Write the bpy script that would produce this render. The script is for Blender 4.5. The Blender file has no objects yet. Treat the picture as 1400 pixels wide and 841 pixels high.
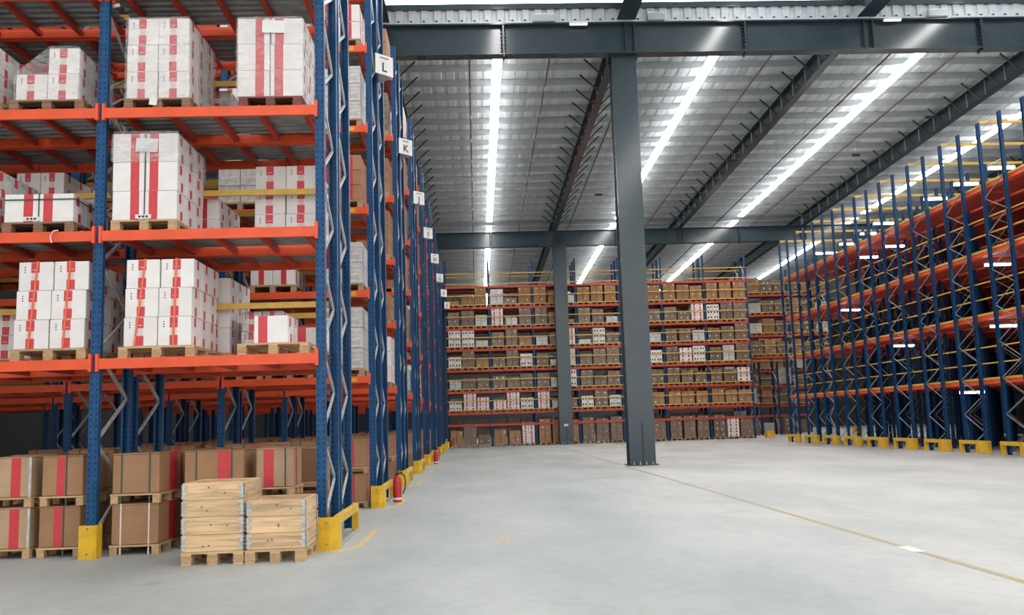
import bpy, math, random
from mathutils import Matrix, Vector
random.seed(7)
S = bpy.context.scene
C = S.collection

# ------------------------------------------------------------------ camera
F, YAW, PITCH, ROLL, CAMH = 1232.57, 0.04236, 0.12645, -0.03133, 1.4855
cy, sy, cp, sp = math.cos(YAW), math.sin(YAW), math.cos(PITCH), math.sin(PITCH)
fw = Vector((sy * cp, cy * cp, sp)); r0 = Vector((cy, -sy, 0)); u0 = r0.cross(fw)
cr, sr = math.cos(ROLL), math.sin(ROLL)
rt = cr * r0 + sr * u0; up = -sr * r0 + cr * u0
cd = bpy.data.cameras.new('camera'); cam = bpy.data.objects.new('camera', cd); C.objects.link(cam)
cam.matrix_world = Matrix(((rt.x, up.x, -fw.x, 0), (rt.y, up.y, -fw.y, 0), (rt.z, up.z, -fw.z, CAMH), (0, 0, 0, 1)))
cd.sensor_fit = 'HORIZONTAL'; cd.sensor_width = 36.0; cd.lens = F / 1400 * 36; cd.clip_end = 300
S.camera = cam

# ------------------------------------------------------------------ light
W = bpy.data.worlds.new('World'); S.world = W; W.use_nodes = True
bg = W.node_tree.nodes['Background']; bg.inputs[0].default_value = (1.0, 0.985, 0.965, 1); bg.inputs[1].default_value = 1.5
LED_STRENGTH = 20.0
CLERESTORY_STRENGTH = 6.0
S.view_settings.view_transform = 'Standard'; S.view_settings.look = 'None'
S.view_settings.gamma = 1.0; S.view_settings.use_curve_mapping = False
S.view_settings.exposure = 0.46

# ------------------------------------------------------------------ materials
MATS = {}
def nt(name):
    m = bpy.data.materials.new(name); m.use_nodes = True; MATS[name] = m
    return m, m.node_tree.nodes, m.node_tree.links, m.node_tree.nodes['Principled BSDF']
def paint(name, col, rough=.5, metal=0.0, var=.12, scale=6.0, rnd=0.0, bump=0.0, stretch=(1, 1, 1), dark=None, spec=.5):
    """painted / raw surface: base colour with a soft noise variation and per-object tint"""
    m, N, L, b = nt(name)
    b.inputs['Roughness'].default_value = rough; b.inputs['Metallic'].default_value = metal
    b.inputs['Specular IOR Level'].default_value = spec
    tc = N.new('ShaderNodeTexCoord'); mp = N.new('ShaderNodeMapping'); mp.inputs['Scale'].default_value = stretch
    nz = N.new('ShaderNodeTexNoise'); nz.inputs['Scale'].default_value = scale; nz.inputs['Detail'].default_value = 3
    rp = N.new('ShaderNodeValToRGB')
    d = dark or tuple(c * (1 - var * 2.2) for c in col)
    rp.color_ramp.elements[0].color = (*d, 1); rp.color_ramp.elements[0].position = .3
    rp.color_ramp.elements[1].color = (*[min(1, c * (1 + var * .4)) for c in col], 1); rp.color_ramp.elements[1].position = .62
    L.new(tc.outputs['Object'], mp.inputs[0]); L.new(mp.outputs[0], nz.inputs['Vector']); L.new(nz.outputs['Fac'], rp.inputs[0])
    out = rp.outputs[0]
    if rnd:
        oi = N.new('ShaderNodeObjectInfo'); hs = N.new('ShaderNodeHueSaturation'); mr = N.new('ShaderNodeMapRange')
        mr.inputs['To Min'].default_value = 1 - rnd; mr.inputs['To Max'].default_value = 1 + rnd
        L.new(oi.outputs['Random'], mr.inputs['Value']); L.new(mr.outputs[0], hs.inputs['Value']); L.new(out, hs.inputs['Color']); out = hs.outputs[0]
    L.new(out, b.inputs['Base Color'])
    if bump:
        bp = N.new('ShaderNodeBump'); bp.inputs['Strength'].default_value = bump; bp.inputs['Distance'].default_value = .02
        L.new(nz.outputs['Fac'], bp.inputs['Height']); L.new(bp.outputs[0], b.inputs['Normal'])
    return m
def emit(name, col, s):
    m, N, L, b = nt(name)
    b.inputs['Base Color'].default_value = (*col, 1)
    b.inputs['Emission Color'].default_value = (*col, 1); b.inputs['Emission Strength'].default_value = s
    return m
def math_node(N, L, op, a, b=None):
    n = N.new('ShaderNodeMath'); n.operation = op
    for k, v in enumerate((a, b)):
        if v is None: continue
        if isinstance(v, (int, float)): n.inputs[k].default_value = v
        else: L.new(v, n.inputs[k])
    return n.outputs[0]
def perforated(name, col):
    """rack steel with two columns of punched slots along the height"""
    m, N, L, b = nt(name)
    b.inputs['Roughness'].default_value = .4; b.inputs['Specular IOR Level'].default_value = .3
    tc = N.new('ShaderNodeTexCoord'); sx = N.new('ShaderNodeSeparateXYZ'); L.new(tc.outputs['Object'], sx.inputs[0])
    ax = math_node(N, L, 'ABSOLUTE', sx.outputs[0]); dx = math_node(N, L, 'ABSOLUTE', math_node(N, L, 'SUBTRACT', ax, .034))
    h1 = math_node(N, L, 'LESS_THAN', dx, .0085)
    fr = math_node(N, L, 'FRACT', math_node(N, L, 'MULTIPLY', sx.outputs[2], 13.3))
    h2 = math_node(N, L, 'LESS_THAN', fr, .36)
    hole = math_node(N, L, 'MULTIPLY', h1, h2)
    nz = N.new('ShaderNodeTexNoise'); nz.inputs['Scale'].default_value = 9; L.new(tc.outputs['Object'], nz.inputs['Vector'])
    rp = N.new('ShaderNodeValToRGB'); rp.color_ramp.elements[0].color = (*[c * .8 for c in col], 1); rp.color_ramp.elements[1].color = (*[min(1, c * 1.2) for c in col], 1)
    rp.color_ramp.elements[0].position = .35; rp.color_ramp.elements[1].position = .65
    L.new(nz.outputs['Fac'], rp.inputs[0])
    mx = N.new('ShaderNodeMix'); mx.data_type = 'RGBA'; L.new(hole, mx.inputs['Factor']); L.new(rp.outputs[0], mx.inputs['A'])
    mx.inputs['B'].default_value = (.004, .008, .018, 1)
    L.new(mx.outputs['Result'], b.inputs['Base Color'])
    return m
def wood(name, col, scale=1.0, axis=0, con=.72):
    m, N, L, b = nt(name)
    b.inputs['Roughness'].default_value = .75
    tc = N.new('ShaderNodeTexCoord'); mp = N.new('ShaderNodeMapping')
    s = [14, 14, 30]; s[axis] = 2.2; mp.inputs['Scale'].default_value = [v * scale for v in s]
    nz = N.new('ShaderNodeTexNoise'); nz.inputs['Scale'].default_value = 1.4; nz.inputs['Detail'].default_value = 5; nz.inputs['Distortion'].default_value = .6
    rp = N.new('ShaderNodeValToRGB')
    rp.color_ramp.elements[0].color = (*[c * con for c in col], 1); rp.color_ramp.elements[0].position = .3
    rp.color_ramp.elements[1].color = (*col, 1); rp.color_ramp.elements[1].position = .58
    oi = N.new('ShaderNodeObjectInfo'); ad = N.new('ShaderNodeVectorMath'); ad.operation = 'ADD'
    sc = N.new('ShaderNodeVectorMath'); sc.operation = 'SCALE'; sc.inputs[0].default_value = (31, 17, 23)
    L.new(oi.outputs['Random'], sc.inputs['Scale']); L.new(tc.outputs['Object'], ad.inputs[0]); L.new(sc.outputs[0], ad.inputs[1])
    hs = N.new('ShaderNodeHueSaturation'); mr = N.new('ShaderNodeMapRange'); mr.inputs['To Min'].default_value = .86; mr.inputs['To Max'].default_value = 1.12
    L.new(ad.outputs[0], mp.inputs[0]); L.new(mp.outputs[0], nz.inputs['Vector']); L.new(nz.outputs['Fac'], rp.inputs[0])
    L.new(oi.outputs['Random'], mr.inputs['Value']); L.new(mr.outputs[0], hs.inputs['Value']); L.new(rp.outputs[0], hs.inputs['Color'])
    L.new(hs.outputs[0], b.inputs['Base Color'])
    return m
def film(name, alpha=.19, tint=(1, 1, 1)):
    m, N, L, b = nt(name)
    out = N['Material Output']; N.remove(b)
    tr = N.new('ShaderNodeBsdfTransparent'); gl = N.new('ShaderNodeBsdfGlossy'); gl.inputs['Roughness'].default_value = .18
    df = N.new('ShaderNodeBsdfDiffuse'); df.inputs['Color'].default_value = (.95, .95, .96, 1)
    tc = N.new('ShaderNodeTexCoord'); mp = N.new('ShaderNodeMapping'); mp.inputs['Scale'].default_value = (3, 3, 9); mp.inputs['Rotation'].default_value = (.25, .3, .2)
    nz = N.new('ShaderNodeTexNoise'); nz.inputs['Scale'].default_value = 2.2; nz.inputs['Detail'].default_value = 4; nz.inputs['Distortion'].default_value = 1.4
    bp = N.new('ShaderNodeBump'); bp.inputs['Strength'].default_value = .9; bp.inputs['Distance'].default_value = .08
    L.new(tc.outputs['Object'], mp.inputs[0]); L.new(mp.outputs[0], nz.inputs['Vector']); L.new(nz.outputs['Fac'], bp.inputs['Height'])
    L.new(bp.outputs[0], gl.inputs['Normal'])
    a = N.new('ShaderNodeMixShader'); a.inputs[0].default_value = .5; L.new(gl.outputs[0], a.inputs[1]); L.new(df.outputs[0], a.inputs[2])
    rp = N.new('ShaderNodeMapRange'); rp.inputs['From Min'].default_value = .35; rp.inputs['From Max'].default_value = .75
    rp.inputs['To Min'].default_value = alpha * .45; rp.inputs['To Max'].default_value = alpha * 2.2
    L.new(nz.outputs['Fac'], rp.inputs['Value'])
    x = N.new('ShaderNodeMixShader'); L.new(rp.outputs[0], x.inputs[0]); L.new(tr.outputs[0], x.inputs[1]); L.new(a.outputs[0], x.inputs[2])
    L.new(x.outputs[0], out.inputs['Surface'])
    return m
def concrete(name):
    m, N, L, b = nt(name)
    tc = N.new('ShaderNodeTexCoord')
    mp = N.new('ShaderNodeMapping'); mp.inputs['Scale'].default_value = (.35, .16, 1); L.new(tc.outputs['Object'], mp.inputs[0])
    n1 = N.new('ShaderNodeTexNoise'); n1.inputs['Scale'].default_value = 1.3; n1.inputs['Detail'].default_value = 7; n1.inputs['Roughness'].default_value = .62; L.new(mp.outputs[0], n1.inputs['Vector'])
    n2 = N.new('ShaderNodeTexNoise'); n2.inputs['Scale'].default_value = 5.5; n2.inputs['Detail'].default_value = 6; L.new(tc.outputs['Object'], n2.inputs['Vector'])
    r1 = N.new('ShaderNodeValToRGB'); r1.color_ramp.elements[0].color = (.44, .45, .44, 1); r1.color_ramp.elements[0].position = .36
    r1.color_ramp.elements[1].color = (.585, .575, .555, 1); r1.color_ramp.elements[1].position = .6
    L.new(n1.outputs['Fac'], r1.inputs[0])
    # floor colour turns cooler and greyer left of the joint line
    sx = N.new('ShaderNodeSeparateXYZ'); L.new(tc.outputs['Object'], sx.inputs[0])
    wob = math_node(N, L, 'ADD', sx.outputs[0], math_node(N, L, 'MULTIPLY', n1.outputs['Fac'], 2.4))
    mr = N.new('ShaderNodeMapRange'); mr.inputs['From Min'].default_value = 3.2; mr.inputs['From Max'].default_value = 6.2; L.new(wob, mr.inputs['Value'])
    mx = N.new('ShaderNodeMix'); mx.data_type = 'RGBA'; L.new(mr.outputs[0], mx.inputs['Factor'])
    t1 = N.new('ShaderNodeMix'); t1.data_type = 'RGBA'; t1.blend_type = 'MULTIPLY'; t1.inputs['Factor'].default_value = 1; L.new(r1.outputs[0], t1.inputs['A']); t1.inputs['B'].default_value = (.79, .84, .84, 1)
    L.new(t1.outputs['Result'], mx.inputs['A']); L.new(r1.outputs[0], mx.inputs['B'])
    t2 = N.new('ShaderNodeMix'); t2.data_type = 'RGBA'; t2.blend_type = 'MULTIPLY'
    mr2 = N.new('ShaderNodeMapRange'); mr2.inputs['From Min'].default_value = .5; mr2.inputs['From Max'].default_value = .75; mr2.inputs['To Max'].default_value = .5; L.new(n2.outputs['Fac'], mr2.inputs['Value'])
    L.new(mr2.outputs[0], t2.inputs['Factor']); L.new(mx.outputs['Result'], t2.inputs['A']); t2.inputs['B'].default_value = (.8, .8, .8, 1)
    # dark scuffs of their own shape
    mp3 = N.new('ShaderNodeMapping'); mp3.inputs['Scale'].default_value = (.5, .35, 1); L.new(tc.outputs['Object'], mp3.inputs[0])
    n3 = N.new('ShaderNodeTexNoise'); n3.inputs['Scale'].default_value = 2.6; n3.inputs['Detail'].default_value = 2; L.new(mp3.outputs[0], n3.inputs['Vector'])
    mr3 = N.new('ShaderNodeMapRange'); mr3.inputs['From Min'].default_value = .70; mr3.inputs['From Max'].default_value = .76; mr3.inputs['To Max'].default_value = .35; L.new(n3.outputs['Fac'], mr3.inputs['Value'])
    t3 = N.new('ShaderNodeMix'); t3.data_type = 'RGBA'; t3.blend_type = 'MULTIPLY'; L.new(mr3.outputs[0], t3.inputs['Factor']); L.new(t2.outputs['Result'], t3.inputs['A']); t3.inputs['B'].default_value = (.5, .5, .5, 1)
    L.new(t3.outputs['Result'], b.inputs['Base Color'])
    rr = N.new('ShaderNodeMapRange'); rr.inputs['To Min'].default_value = .42; rr.inputs['To Max'].default_value = .68; L.new(n1.outputs['Fac'], rr.inputs['Value'])
    L.new(rr.outputs[0], b.inputs['Roughness']); b.inputs['Specular IOR Level'].default_value = .35
    return m

M_floor = concrete('concrete floor')
M_blue = perforated('perforated blue steel', (.004, .07, .195))
M_blue2 = paint('blue rack steel', (.004, .055, .16), .4, var=.1, spec=.3)
M_orange = paint('orange beam paint', (.86, .10, .026), .45, var=.06, scale=3)
M_red = paint('red bar and shaded rail paint', (.52, .045, .022), .75, var=.08, scale=3)
M_yellow = paint('yellow guard paint', (.80, .48, .02), .4, var=.08, scale=5, dark=(.62, .36, .015))
M_ybar = paint('yellow bar paint', (.74, .45, .08), .45, var=.08)
M_galv = paint('galvanised steel', (.58, .585, .58), .4, .25, .12, 14)
M_bracer = paint('dull zinc brace', (.36, .37, .37), .5, .2, .1, 10)
M_deck = paint('corrugated deck steel', (.26, .28, .28), .4, .5, .15, 4)
M_steel = paint('dark grey-blue structural paint', (.038, .058, .070), .17, var=.05, scale=2)
M_purlin = paint('purlin grey steel', (.42, .45, .465), .45, .1, .06, 2)
M_roof = paint('roof sheet', (.68, .725, .755), .5, var=.06, scale=.5, stretch=(3, .2, 1))
M_fascia = paint('pale fascia sheet', (.55, .58, .60), .5, var=.06)
M_wall = paint('wall cladding', (.05, .053, .056), .6, var=.05, scale=1)
M_white = paint('white carton board', (.88, .84, .82), .72, var=.04, scale=3, rnd=.04)
M_brown = paint('brown carton board', (.41, .225, .12), .8, var=.07, scale=3, rnd=.09)
M_brown2 = paint('dull brown wrapped carton', (.25, .175, .12), .36, var=.2, scale=7, rnd=.14, bump=.5, stretch=(1, 1, 2))
M_orangebox = paint('warm brown carton board', (.36, .19, .085), .7, var=.08, scale=4, rnd=.1)
M_whitewrap = paint('white wrapped carton', (.66, .64, .63), .3, var=.16, scale=8, rnd=.06, bump=.5, stretch=(1, 1, 2))
M_tape = paint('red printed tape', (.66, .045, .06), .4, var=.06, scale=9)
M_clear = paint('white tape gap', (.74, .62, .60), .35, var=.04)
M_ink = paint('black print', (.03, .03, .035), .6, var=.02)
M_strap_o = paint('orange strap', (.85, .17, .08), .4, var=.05)
M_strap_g = paint('dark green strap', (.03, .09, .06), .4, var=.05)
M_strap_w = paint('white strap', (.75, .73, .7), .45, var=.04)
M_wood = wood('pale pine board', (.66, .44, .24))
M_woodz = wood('pine block', (.58, .38, .20), 1.0, 1)
M_woodd = wood('old pallet board', (.30, .17, .10))
M_woodr = wood('reddish pallet board', (.22, .075, .06))
M_crate = wood('crate pine plank', (.80, .55, .315), .6, 0, .6)
M_film = film('clear stretch film')
M_led = emit('luminous strip', (1.0, .985, .965), LED_STRENGTH)
M_tube = emit('luminous tube', (.97, .98, 1.0), 7.0)
M_glint = emit('faint girder glint', (.97, .98, 1.0), .8)  # weak glow standing in for a reflection on the girder
M_sky = emit('daylit translucent sheet', (.9, .96, 1.0), CLERESTORY_STRENGTH)
M_signw = paint('white sign board', (.78, .78, .77), .5, var=.03)
M_extred = paint('extinguisher red', (.52, .03, .03), .25, var=.04)
M_black = paint('black rubber', (.015, .015, .017), .5, var=.05)
M_label = paint('white paper label', (.8, .8, .78), .7, var=.02)
M_pipe = paint('dull red sprinkler pipe', (.11, .055, .05), .45, var=.06)
M_line = paint('worn yellow floor line', (.42, .32, .14), .6, var=.3, scale=5, dark=(.36, .34, .30))
M_paintline = paint('yellow floor paint', (.72, .47, .12), .6, var=.25, scale=7, dark=(.5, .45, .36))

# ------------------------------------------------------------------ mesh helpers
class MB:
    def __init__(s): s.v = []; s.f = []; s.m = []
    def quads(s, vs, fs, mi=0):
        b = len(s.v); s.v += [tuple(v) for v in vs]
        for f in fs: s.f.append(tuple(b + i for i in f)); s.m.append(mi)
        return s
    def box(s, x0, x1, y0, y1, z0, z1, mi=0):
        return s.quads([(x0, y0, z0), (x1, y0, z0), (x1, y1, z0), (x0, y1, z0), (x0, y0, z1), (x1, y0, z1), (x1, y1, z1), (x0, y1, z1)],
                       [(0, 3, 2, 1), (4, 5, 6, 7), (0, 1, 5, 4), (1, 2, 6, 5), (2, 3, 7, 6), (3, 0, 4, 7)], mi)
    def cbox(s, x0, x1, y0, y1, z0, z1, c, mi=0):
        """box with chamfered edges"""
        vs = []; idx = {}
        X = (x0, x1); Y = (y0, y1); Z = (z0, z1)
        for i in (0, 1):
            for j in (0, 1):
                for k in (0, 1):
                    sx, sy_, sz = (1 - 2 * i) * c, (1 - 2 * j) * c, (1 - 2 * k) * c
                    for a, p in enumerate(((X[i], Y[j] + sy_, Z[k] + sz), (X[i] + sx, Y[j], Z[k] + sz), (X[i] + sx, Y[j] + sy_, Z[k]))):
                        idx[i, j, k, a] = len(vs); vs.append(p)
        q = lambda *t: tuple(idx[u] for u in t)
        fs = [q((0, 0, 0, 0), (0, 0, 1, 0), (0, 1, 1, 0), (0, 1, 0, 0)), q((1, 0, 0, 0), (1, 1, 0, 0), (1, 1, 1, 0), (1, 0, 1, 0)),
              q((0, 0, 0, 1), (1, 0, 0, 1), (1, 0, 1, 1), (0, 0, 1, 1)), q((0, 1, 0, 1), (0, 1, 1, 1), (1, 1, 1, 1), (1, 1, 0, 1)),
              q((0, 0, 0, 2), (0, 1, 0, 2), (1, 1, 0, 2), (1, 0, 0, 2)), q((0, 0, 1, 2), (1, 0, 1, 2), (1, 1, 1, 2), (0, 1, 1, 2))]
        for i in (0, 1):
            for j in (0, 1): fs.append(q((i, j, 0, 0), (i, j, 0, 1), (i, j, 1, 1), (i, j, 1, 0)))
            for k in (0, 1): fs.append(q((i, 0, k, 0), (i, 0, k, 2), (i, 1, k, 2), (i, 1, k, 0)))
        for j in (0, 1):
            for k in (0, 1): fs.append(q((0, j, k, 1), (0, j, k, 2), (1, j, k, 2), (1, j, k, 1)))
        for i in (0, 1):
            for j in (0, 1):
                for k in (0, 1): fs.append(q((i, j, k, 0), (i, j, k, 1), (i, j, k, 2)))
        return s.quads(vs, fs, mi)
    def prism(s, poly, axis, a, b, mi=0):
        """extrude a 2-D polygon along an axis ('x','y','z')"""
        def P(p, t):
            return {'x': (t, p[0], p[1]), 'y': (p[0], t, p[1]), 'z': (p[0], p[1], t)}[axis]
        n = len(poly); vs = [P(p, a) for p in poly] + [P(p, b) for p in poly]
        fs = [(i, (i + 1) % n, n + (i + 1) % n, n + i) for i in range(n)] + [tuple(range(n))[::-1], tuple(range(n, 2 * n))]
        return s.quads(vs, fs, mi)
    def bar(s, p, q, w, h, mi=0, ref=(0, 0, 1)):
        p = Vector(p); q = Vector(q); d = (q - p).normalized(); rf = Vector(ref)
        if abs(d.dot(rf)) > .95: rf = Vector((1, 0, 0))
        a = d.cross(rf).normalized() * (w / 2); b = a.cross(d).normalized() * (h / 2)
        vs = [e + sa * a + sb * b for e in (p, q) for sa, sb in ((-1, -1), (1, -1), (1, 1), (-1, 1))]
        return s.quads(vs, [(0, 1, 2, 3), (7, 6, 5, 4), (0, 4, 5, 1), (1, 5, 6, 2), (2, 6, 7, 3), (3, 7, 4, 0)], mi)
    def tube(s, pts, r, n=8, mi=0):
        pts = [Vector(p) for p in pts]; rings = []
        for i, p in enumerate(pts):
            d = (pts[min(i + 1, len(pts) - 1)] - pts[max(i - 1, 0)]).normalized()
            rf = Vector((0, 0, 1)) if abs(d.z) < .9 else Vector((1, 0, 0))
            a = d.cross(rf).normalized(); b = a.cross(d)
            rings.append([p + r * (math.cos(2 * math.pi * k / n) * a + math.sin(2 * math.pi * k / n) * b) for k in range(n)])
        fs = [(i * n + k, i * n + (k + 1) % n, (i + 1) * n + (k + 1) % n, (i + 1) * n + k) for i in range(len(pts) - 1) for k in range(n)]
        fs += [tuple(range(n))[::-1], tuple((len(pts) - 1) * n + k for k in range(n))]
        return s.quads([v for r_ in rings for v in r_], fs, mi)
    def lathe(s, prof, n=20, mi=0):
        vs = [(r * math.cos(2 * math.pi * k / n), r * math.sin(2 * math.pi * k / n), z) for r, z in prof for k in range(n)]
        fs = [(i * n + k, i * n + (k + 1) % n, (i + 1) * n + (k + 1) % n, (i + 1) * n + k) for i in range(len(prof) - 1) for k in range(n)]
        return s.quads(vs, fs, mi)
    def mesh(s, name, *mats):
        me = bpy.data.meshes.new(name); me.from_pydata(s.v, [], s.f)
        for m in mats: me.materials.append(m)
        if len(mats) > 1: me.polygons.foreach_set('material_index', s.m)
        me.update(); return me
def obj(name, me, parent=None, loc=(0, 0, 0), rot=None):
    o = bpy.data.objects.new(name, me); C.objects.link(o); o.location = loc
    if rot: o.rotation_euler = rot
    if parent: o.parent = parent
    return o
def tag(o, label, cat, group=None):
    o['label'] = label; o['category'] = cat
    if group: o['group'] = group
    return o
def thing(name, label, cat, loc=(0, 0, 0), group=None, rotz=0):
    o = bpy.data.objects.new(name, None); C.objects.link(o); o.location = loc; o.rotation_euler = (0, 0, rotz); o.empty_display_size = .1
    return tag(o, label, cat, group)
def struct(name, me, parent=None, loc=(0, 0, 0), label=None):
    o = obj(name, me, parent, loc)
    if not parent: o['kind'] = 'structure'
    if label: o['label'] = label
    return o
CACHE = {}
def cached(key, fn):
    if key not in CACHE: CACHE[key] = fn()
    return CACHE[key]
def boxm(sx, sy_, sz, mat, c=0, name='box'):
    """shared box mesh: x centred, y and z from 0"""
    k = ('box', round(sx, 4), round(sy_, 4), round(sz, 4), mat.name, c)
    def mk():
        b = MB()
        (b.cbox(-sx / 2, sx / 2, 0, sy_, 0, sz, c) if c else b.box(-sx / 2, sx / 2, 0, sy_, 0, sz))
        return b.mesh(name, mat)
    return cached(k, mk)
ORD = ['first', 'second', 'third', 'fourth', 'fifth', 'sixth', 'seventh', 'eighth', 'ninth', 'tenth', 'eleventh', 'twelfth']

# ------------------------------------------------------------------ shell
struct('floor', MB().box(-60, 80, -90, 94, -.2, 0).mesh('floor', M_floor), label='smooth pale grey concrete warehouse floor')
RZ = lambda Y: 15.3 - .0335 * (Y - 28.6)          # underside of the purlins / level of the light strips
TH = math.atan(.0335)
PX0, PX1 = -28.0, 46.0
b = MB(); nz_ = 150; dx = (PX1 - PX0) / nz_
prof = []
for i in range(nz_):
    x = PX0 + i * dx; prof += [(x, 0), (x + dx * .55, 0), (x + dx * .65, .03), (x + dx * .9, .03)]
prof.append((PX1, 0)); n = len(prof)
for (x, z) in prof: b.v += [(x, 28.78, RZ(28.78) + .26 + z), (x, 94, RZ(94) + .26 + z)]
for i in range(n - 1): b.f.append((2 * i, 2 * i + 1, 2 * i + 3, 2 * i + 2)); b.m.append(0)
ceil = struct('ceiling', b.mesh('ceiling', M_roof), label='sloping roof of pale ribbed metal sheets')
pm = MB().prism([(-.035, 0), (.035, 0), (.035, .018), (-.02, .018), (-.02, .24), (.05, .24), (.05, .255), (-.035, .255)], 'x', PX0, PX1).mesh('purlin', M_purlin)
Y = 29.5; k = 0
PUR = []
while Y < 92:
    o = obj('purlin', pm, ceil, (0, Y, RZ(Y))); PUR.append(Y); Y += 1.43
# near bay roof (higher, out of sight above the camera), with its own light strips
struct('ceiling', MB().box(PX0, PX1, -14, 28.7, 16.9, 17.0).mesh('ceiling_near', M_roof), label='higher flat roof bay above the camera')
struct('wall_left', MB().box(-20.2, -20, -14, 94, 0, 16.9).mesh('wall_left', M_wall), label='grey metal clad wall beyond the left racks')
struct('wall_right', MB().box(46, 46.2, -14, 94, 0, 17).mesh('wall_right', M_wall), label='grey metal clad wall beyond the right racks')
struct('wall_back', MB().box(-28, 46, 94, 94.2, 0, 17).mesh('wall_back', M_wall), label='grey metal clad wall at the far end')

# ------------------------------------------------------------------ steel frame
def ibeam(L, depth, width, tf=.03, tw=.02):
    """I-section along +x from 0 to L, top at z=0"""
    w = width / 2; t = tw / 2
    poly = [(-w, -depth), (w, -depth), (w, -depth + tf), (t, -depth + tf), (t, -tf), (w, -tf), (w, 0), (-w, 0), (-w, -tf), (-t, -tf), (-t, -depth + tf), (-w, -depth + tf)]
    return MB().prism(poly, 'x', 0, L)
M_bolt = M_galv
boltm = cached('bolt', lambda: MB().prism([(.028 * math.cos(a * math.pi / 3), .028 * math.sin(a * math.pi / 3)) for a in range(6)], 'y', 0, .05).mesh('bolt', M_black))
def girder(Y, z0, z1, label, x0=-19.9, x1=45.9, near=True):
    t = thing('girder', label, 'beam', (x0, Y, z1))
    obj('beam_body', ibeam(x1 - x0, z1 - z0, .42, .045, .03).mesh('beam_body', M_steel), t)
    for i in range(-4, 6):
        X = 1.2 + 8.1 * i - x0
        if X < .5 or X > x1 - x0 - .5: continue
        p = obj('splice_plate', MB().box(-.025, .025, -.19, .19, -(z1 - z0) - .06, .0).mesh('splice_plate', M_steel), t, (X, 0, 0))
        if near and 0 <= i <= 2:
            for s_ in (-1, 1):
                for q in range(8):
                    obj('bolt', cached('bolth', lambda: MB().prism([(.035 * math.cos(a * math.pi / 3), .035 * math.sin(a * math.pi / 3)) for a in range(6)], 'x', -.09, .09).mesh('bolt', M_black)), p, (0, -.12, -.1 - q * .125)) if s_ == -1 else None
        obj('stiffener', cached(('stiff', z1 - z0), lambda: MB().box(-.01, .01, -.2, .2, -(z1 - z0) + .05, -.05).mesh('stiffener', M_steel)), t, (X + 4.05, 0, 0))
        obj('stiffener', cached(('stiff', z1 - z0), None), t, (X + 4.35, 0, 0))
    return t
girder(28.6, 13.52, 14.6, 'deep dark grey steel girder spanning above the nearer column')
girder(57.1, 12.66, 13.66, 'deep dark grey steel girder above the farther column')
def column(X, Y, h, label, w=.82, d=.62):
    t = thing('steel_column', label, 'column', (X, Y, 0))
    wx, t_ = w / 2, .03
    poly = [(-wx, -d / 2), (wx, -d / 2), (wx, -d / 2 + t_), (wx - .06, -d / 2 + t_), (wx - .06, d / 2 - t_), (wx, d / 2 - t_), (wx, d / 2), (-wx, d / 2), (-wx, d / 2 - t_), (-wx + .06, d / 2 - t_), (-wx + .06, -d / 2 + t_), (-wx, -d / 2 + t_)]
    obj('shaft', MB().prism(poly, 'z', .03, h).mesh('shaft', M_steel), t)
    obj('base_plate', MB().cbox(-wx - .08, wx + .08, -d / 2 - .08, d / 2 + .08, 0, .035, .005).mesh('base_plate', M_steel), t)
    obj('splice_band', MB().box(-wx - .003, wx + .003, -d / 2 - .003, d / 2 + .003, 2.36, 2.385).mesh('splice_band', M_steel), t)
    for sx in (-.3, -.1, .1, .3):
        obj('anchor_bolt', cached('anchor', lambda: MB().lathe([(0, 0), (.022, 0), (.022, .05), (.012, .05), (.012, .1), (0, .1)], 8).mesh('anchor_bolt', M_galv)), t, (sx, -d / 2 - .045, .035))
    obj('conduit', MB().tube([(.02, -d / 2 - .015, .05), (.02, -d / 2 - .015, 1.35)], .012).mesh('conduit', M_steel), t)
    obj('cap_plate', MB().box(-wx - .1, wx + .1, -d / 2 - .03, d / 2 + .03, h, h + .03).mesh('cap_plate', M_steel), t)
    return t
column(5.2, 28.95, 13.48, 'large dark grey steel column standing in the open floor')
c2 = column(5.55, 56.85, 12.62, 'farther dark grey steel column in front of the back racks')
obj('notice', MB().box(-.13, .13, -.33, -.325, 1.125, 1.27).mesh('notice', M_label), c2)['label'] = 'small white notice'
# rafters of the far bays, along the depth, with stiffeners and fly braces
RAFX = [-10.95, -2.85, 5.3, 13.45, 21.6, 29.7]
wordX = ['hidden behind the left racks', 'beside the left racks', 'over the two columns', 'right of the columns', 'above the right racks', 'far right']
def rafter(X, Ya, Yb, za, zb, depth, label, fly, near=False):
    L = math.hypot(Yb - Ya, zb - za)
    t = thing('rafter', label, 'beam', (X, Ya, za)); t.rotation_euler = (0, math.atan2(za - zb, Yb - Ya), math.pi / 2)
    t.rotation_mode = 'XYZ'
    obj('rafter_body', cached(('raf', round(L, 2), depth), lambda: ibeam(L, depth, .62 if depth > .8 else .30, .025, .016).mesh('rafter_body', M_steel)), t)
    n = int(L / 1.43)
    for i in range(n):
        x = .9 + i * 1.43
        if x > L - .2: break
        obj('stiffener', cached(('rst', depth), lambda: MB().box(-.014, .014, -.04, .04, -depth + .03, -.03).mesh('stiffener', M_galv)), t, (x, 0, 0)) if fly else None  # pale colour stands in for lit edges across the dark web
        if fly:
            for s_ in (-1, 1):
                obj('fly_brace', cached(('fly', s_, depth), lambda: MB().bar((0, s_ * .12, -depth + .03), (0, s_ * .85, .02), .05, .05).mesh('fly_brace', M_steel)), t, (x + .3, 0, 0))
    return t
for X, w in zip(RAFX, wordX):
    rafter(X, 28.83, 56.86, RZ(28.83), RZ(56.86), .72, 'dark grey roof rafter ' + w + ', nearer bay', X < 30)
    rafter(X, 57.34, 92, RZ(57.34), RZ(92), .72, 'dark grey roof rafter ' + w + ', beyond the second girder', False)
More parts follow.
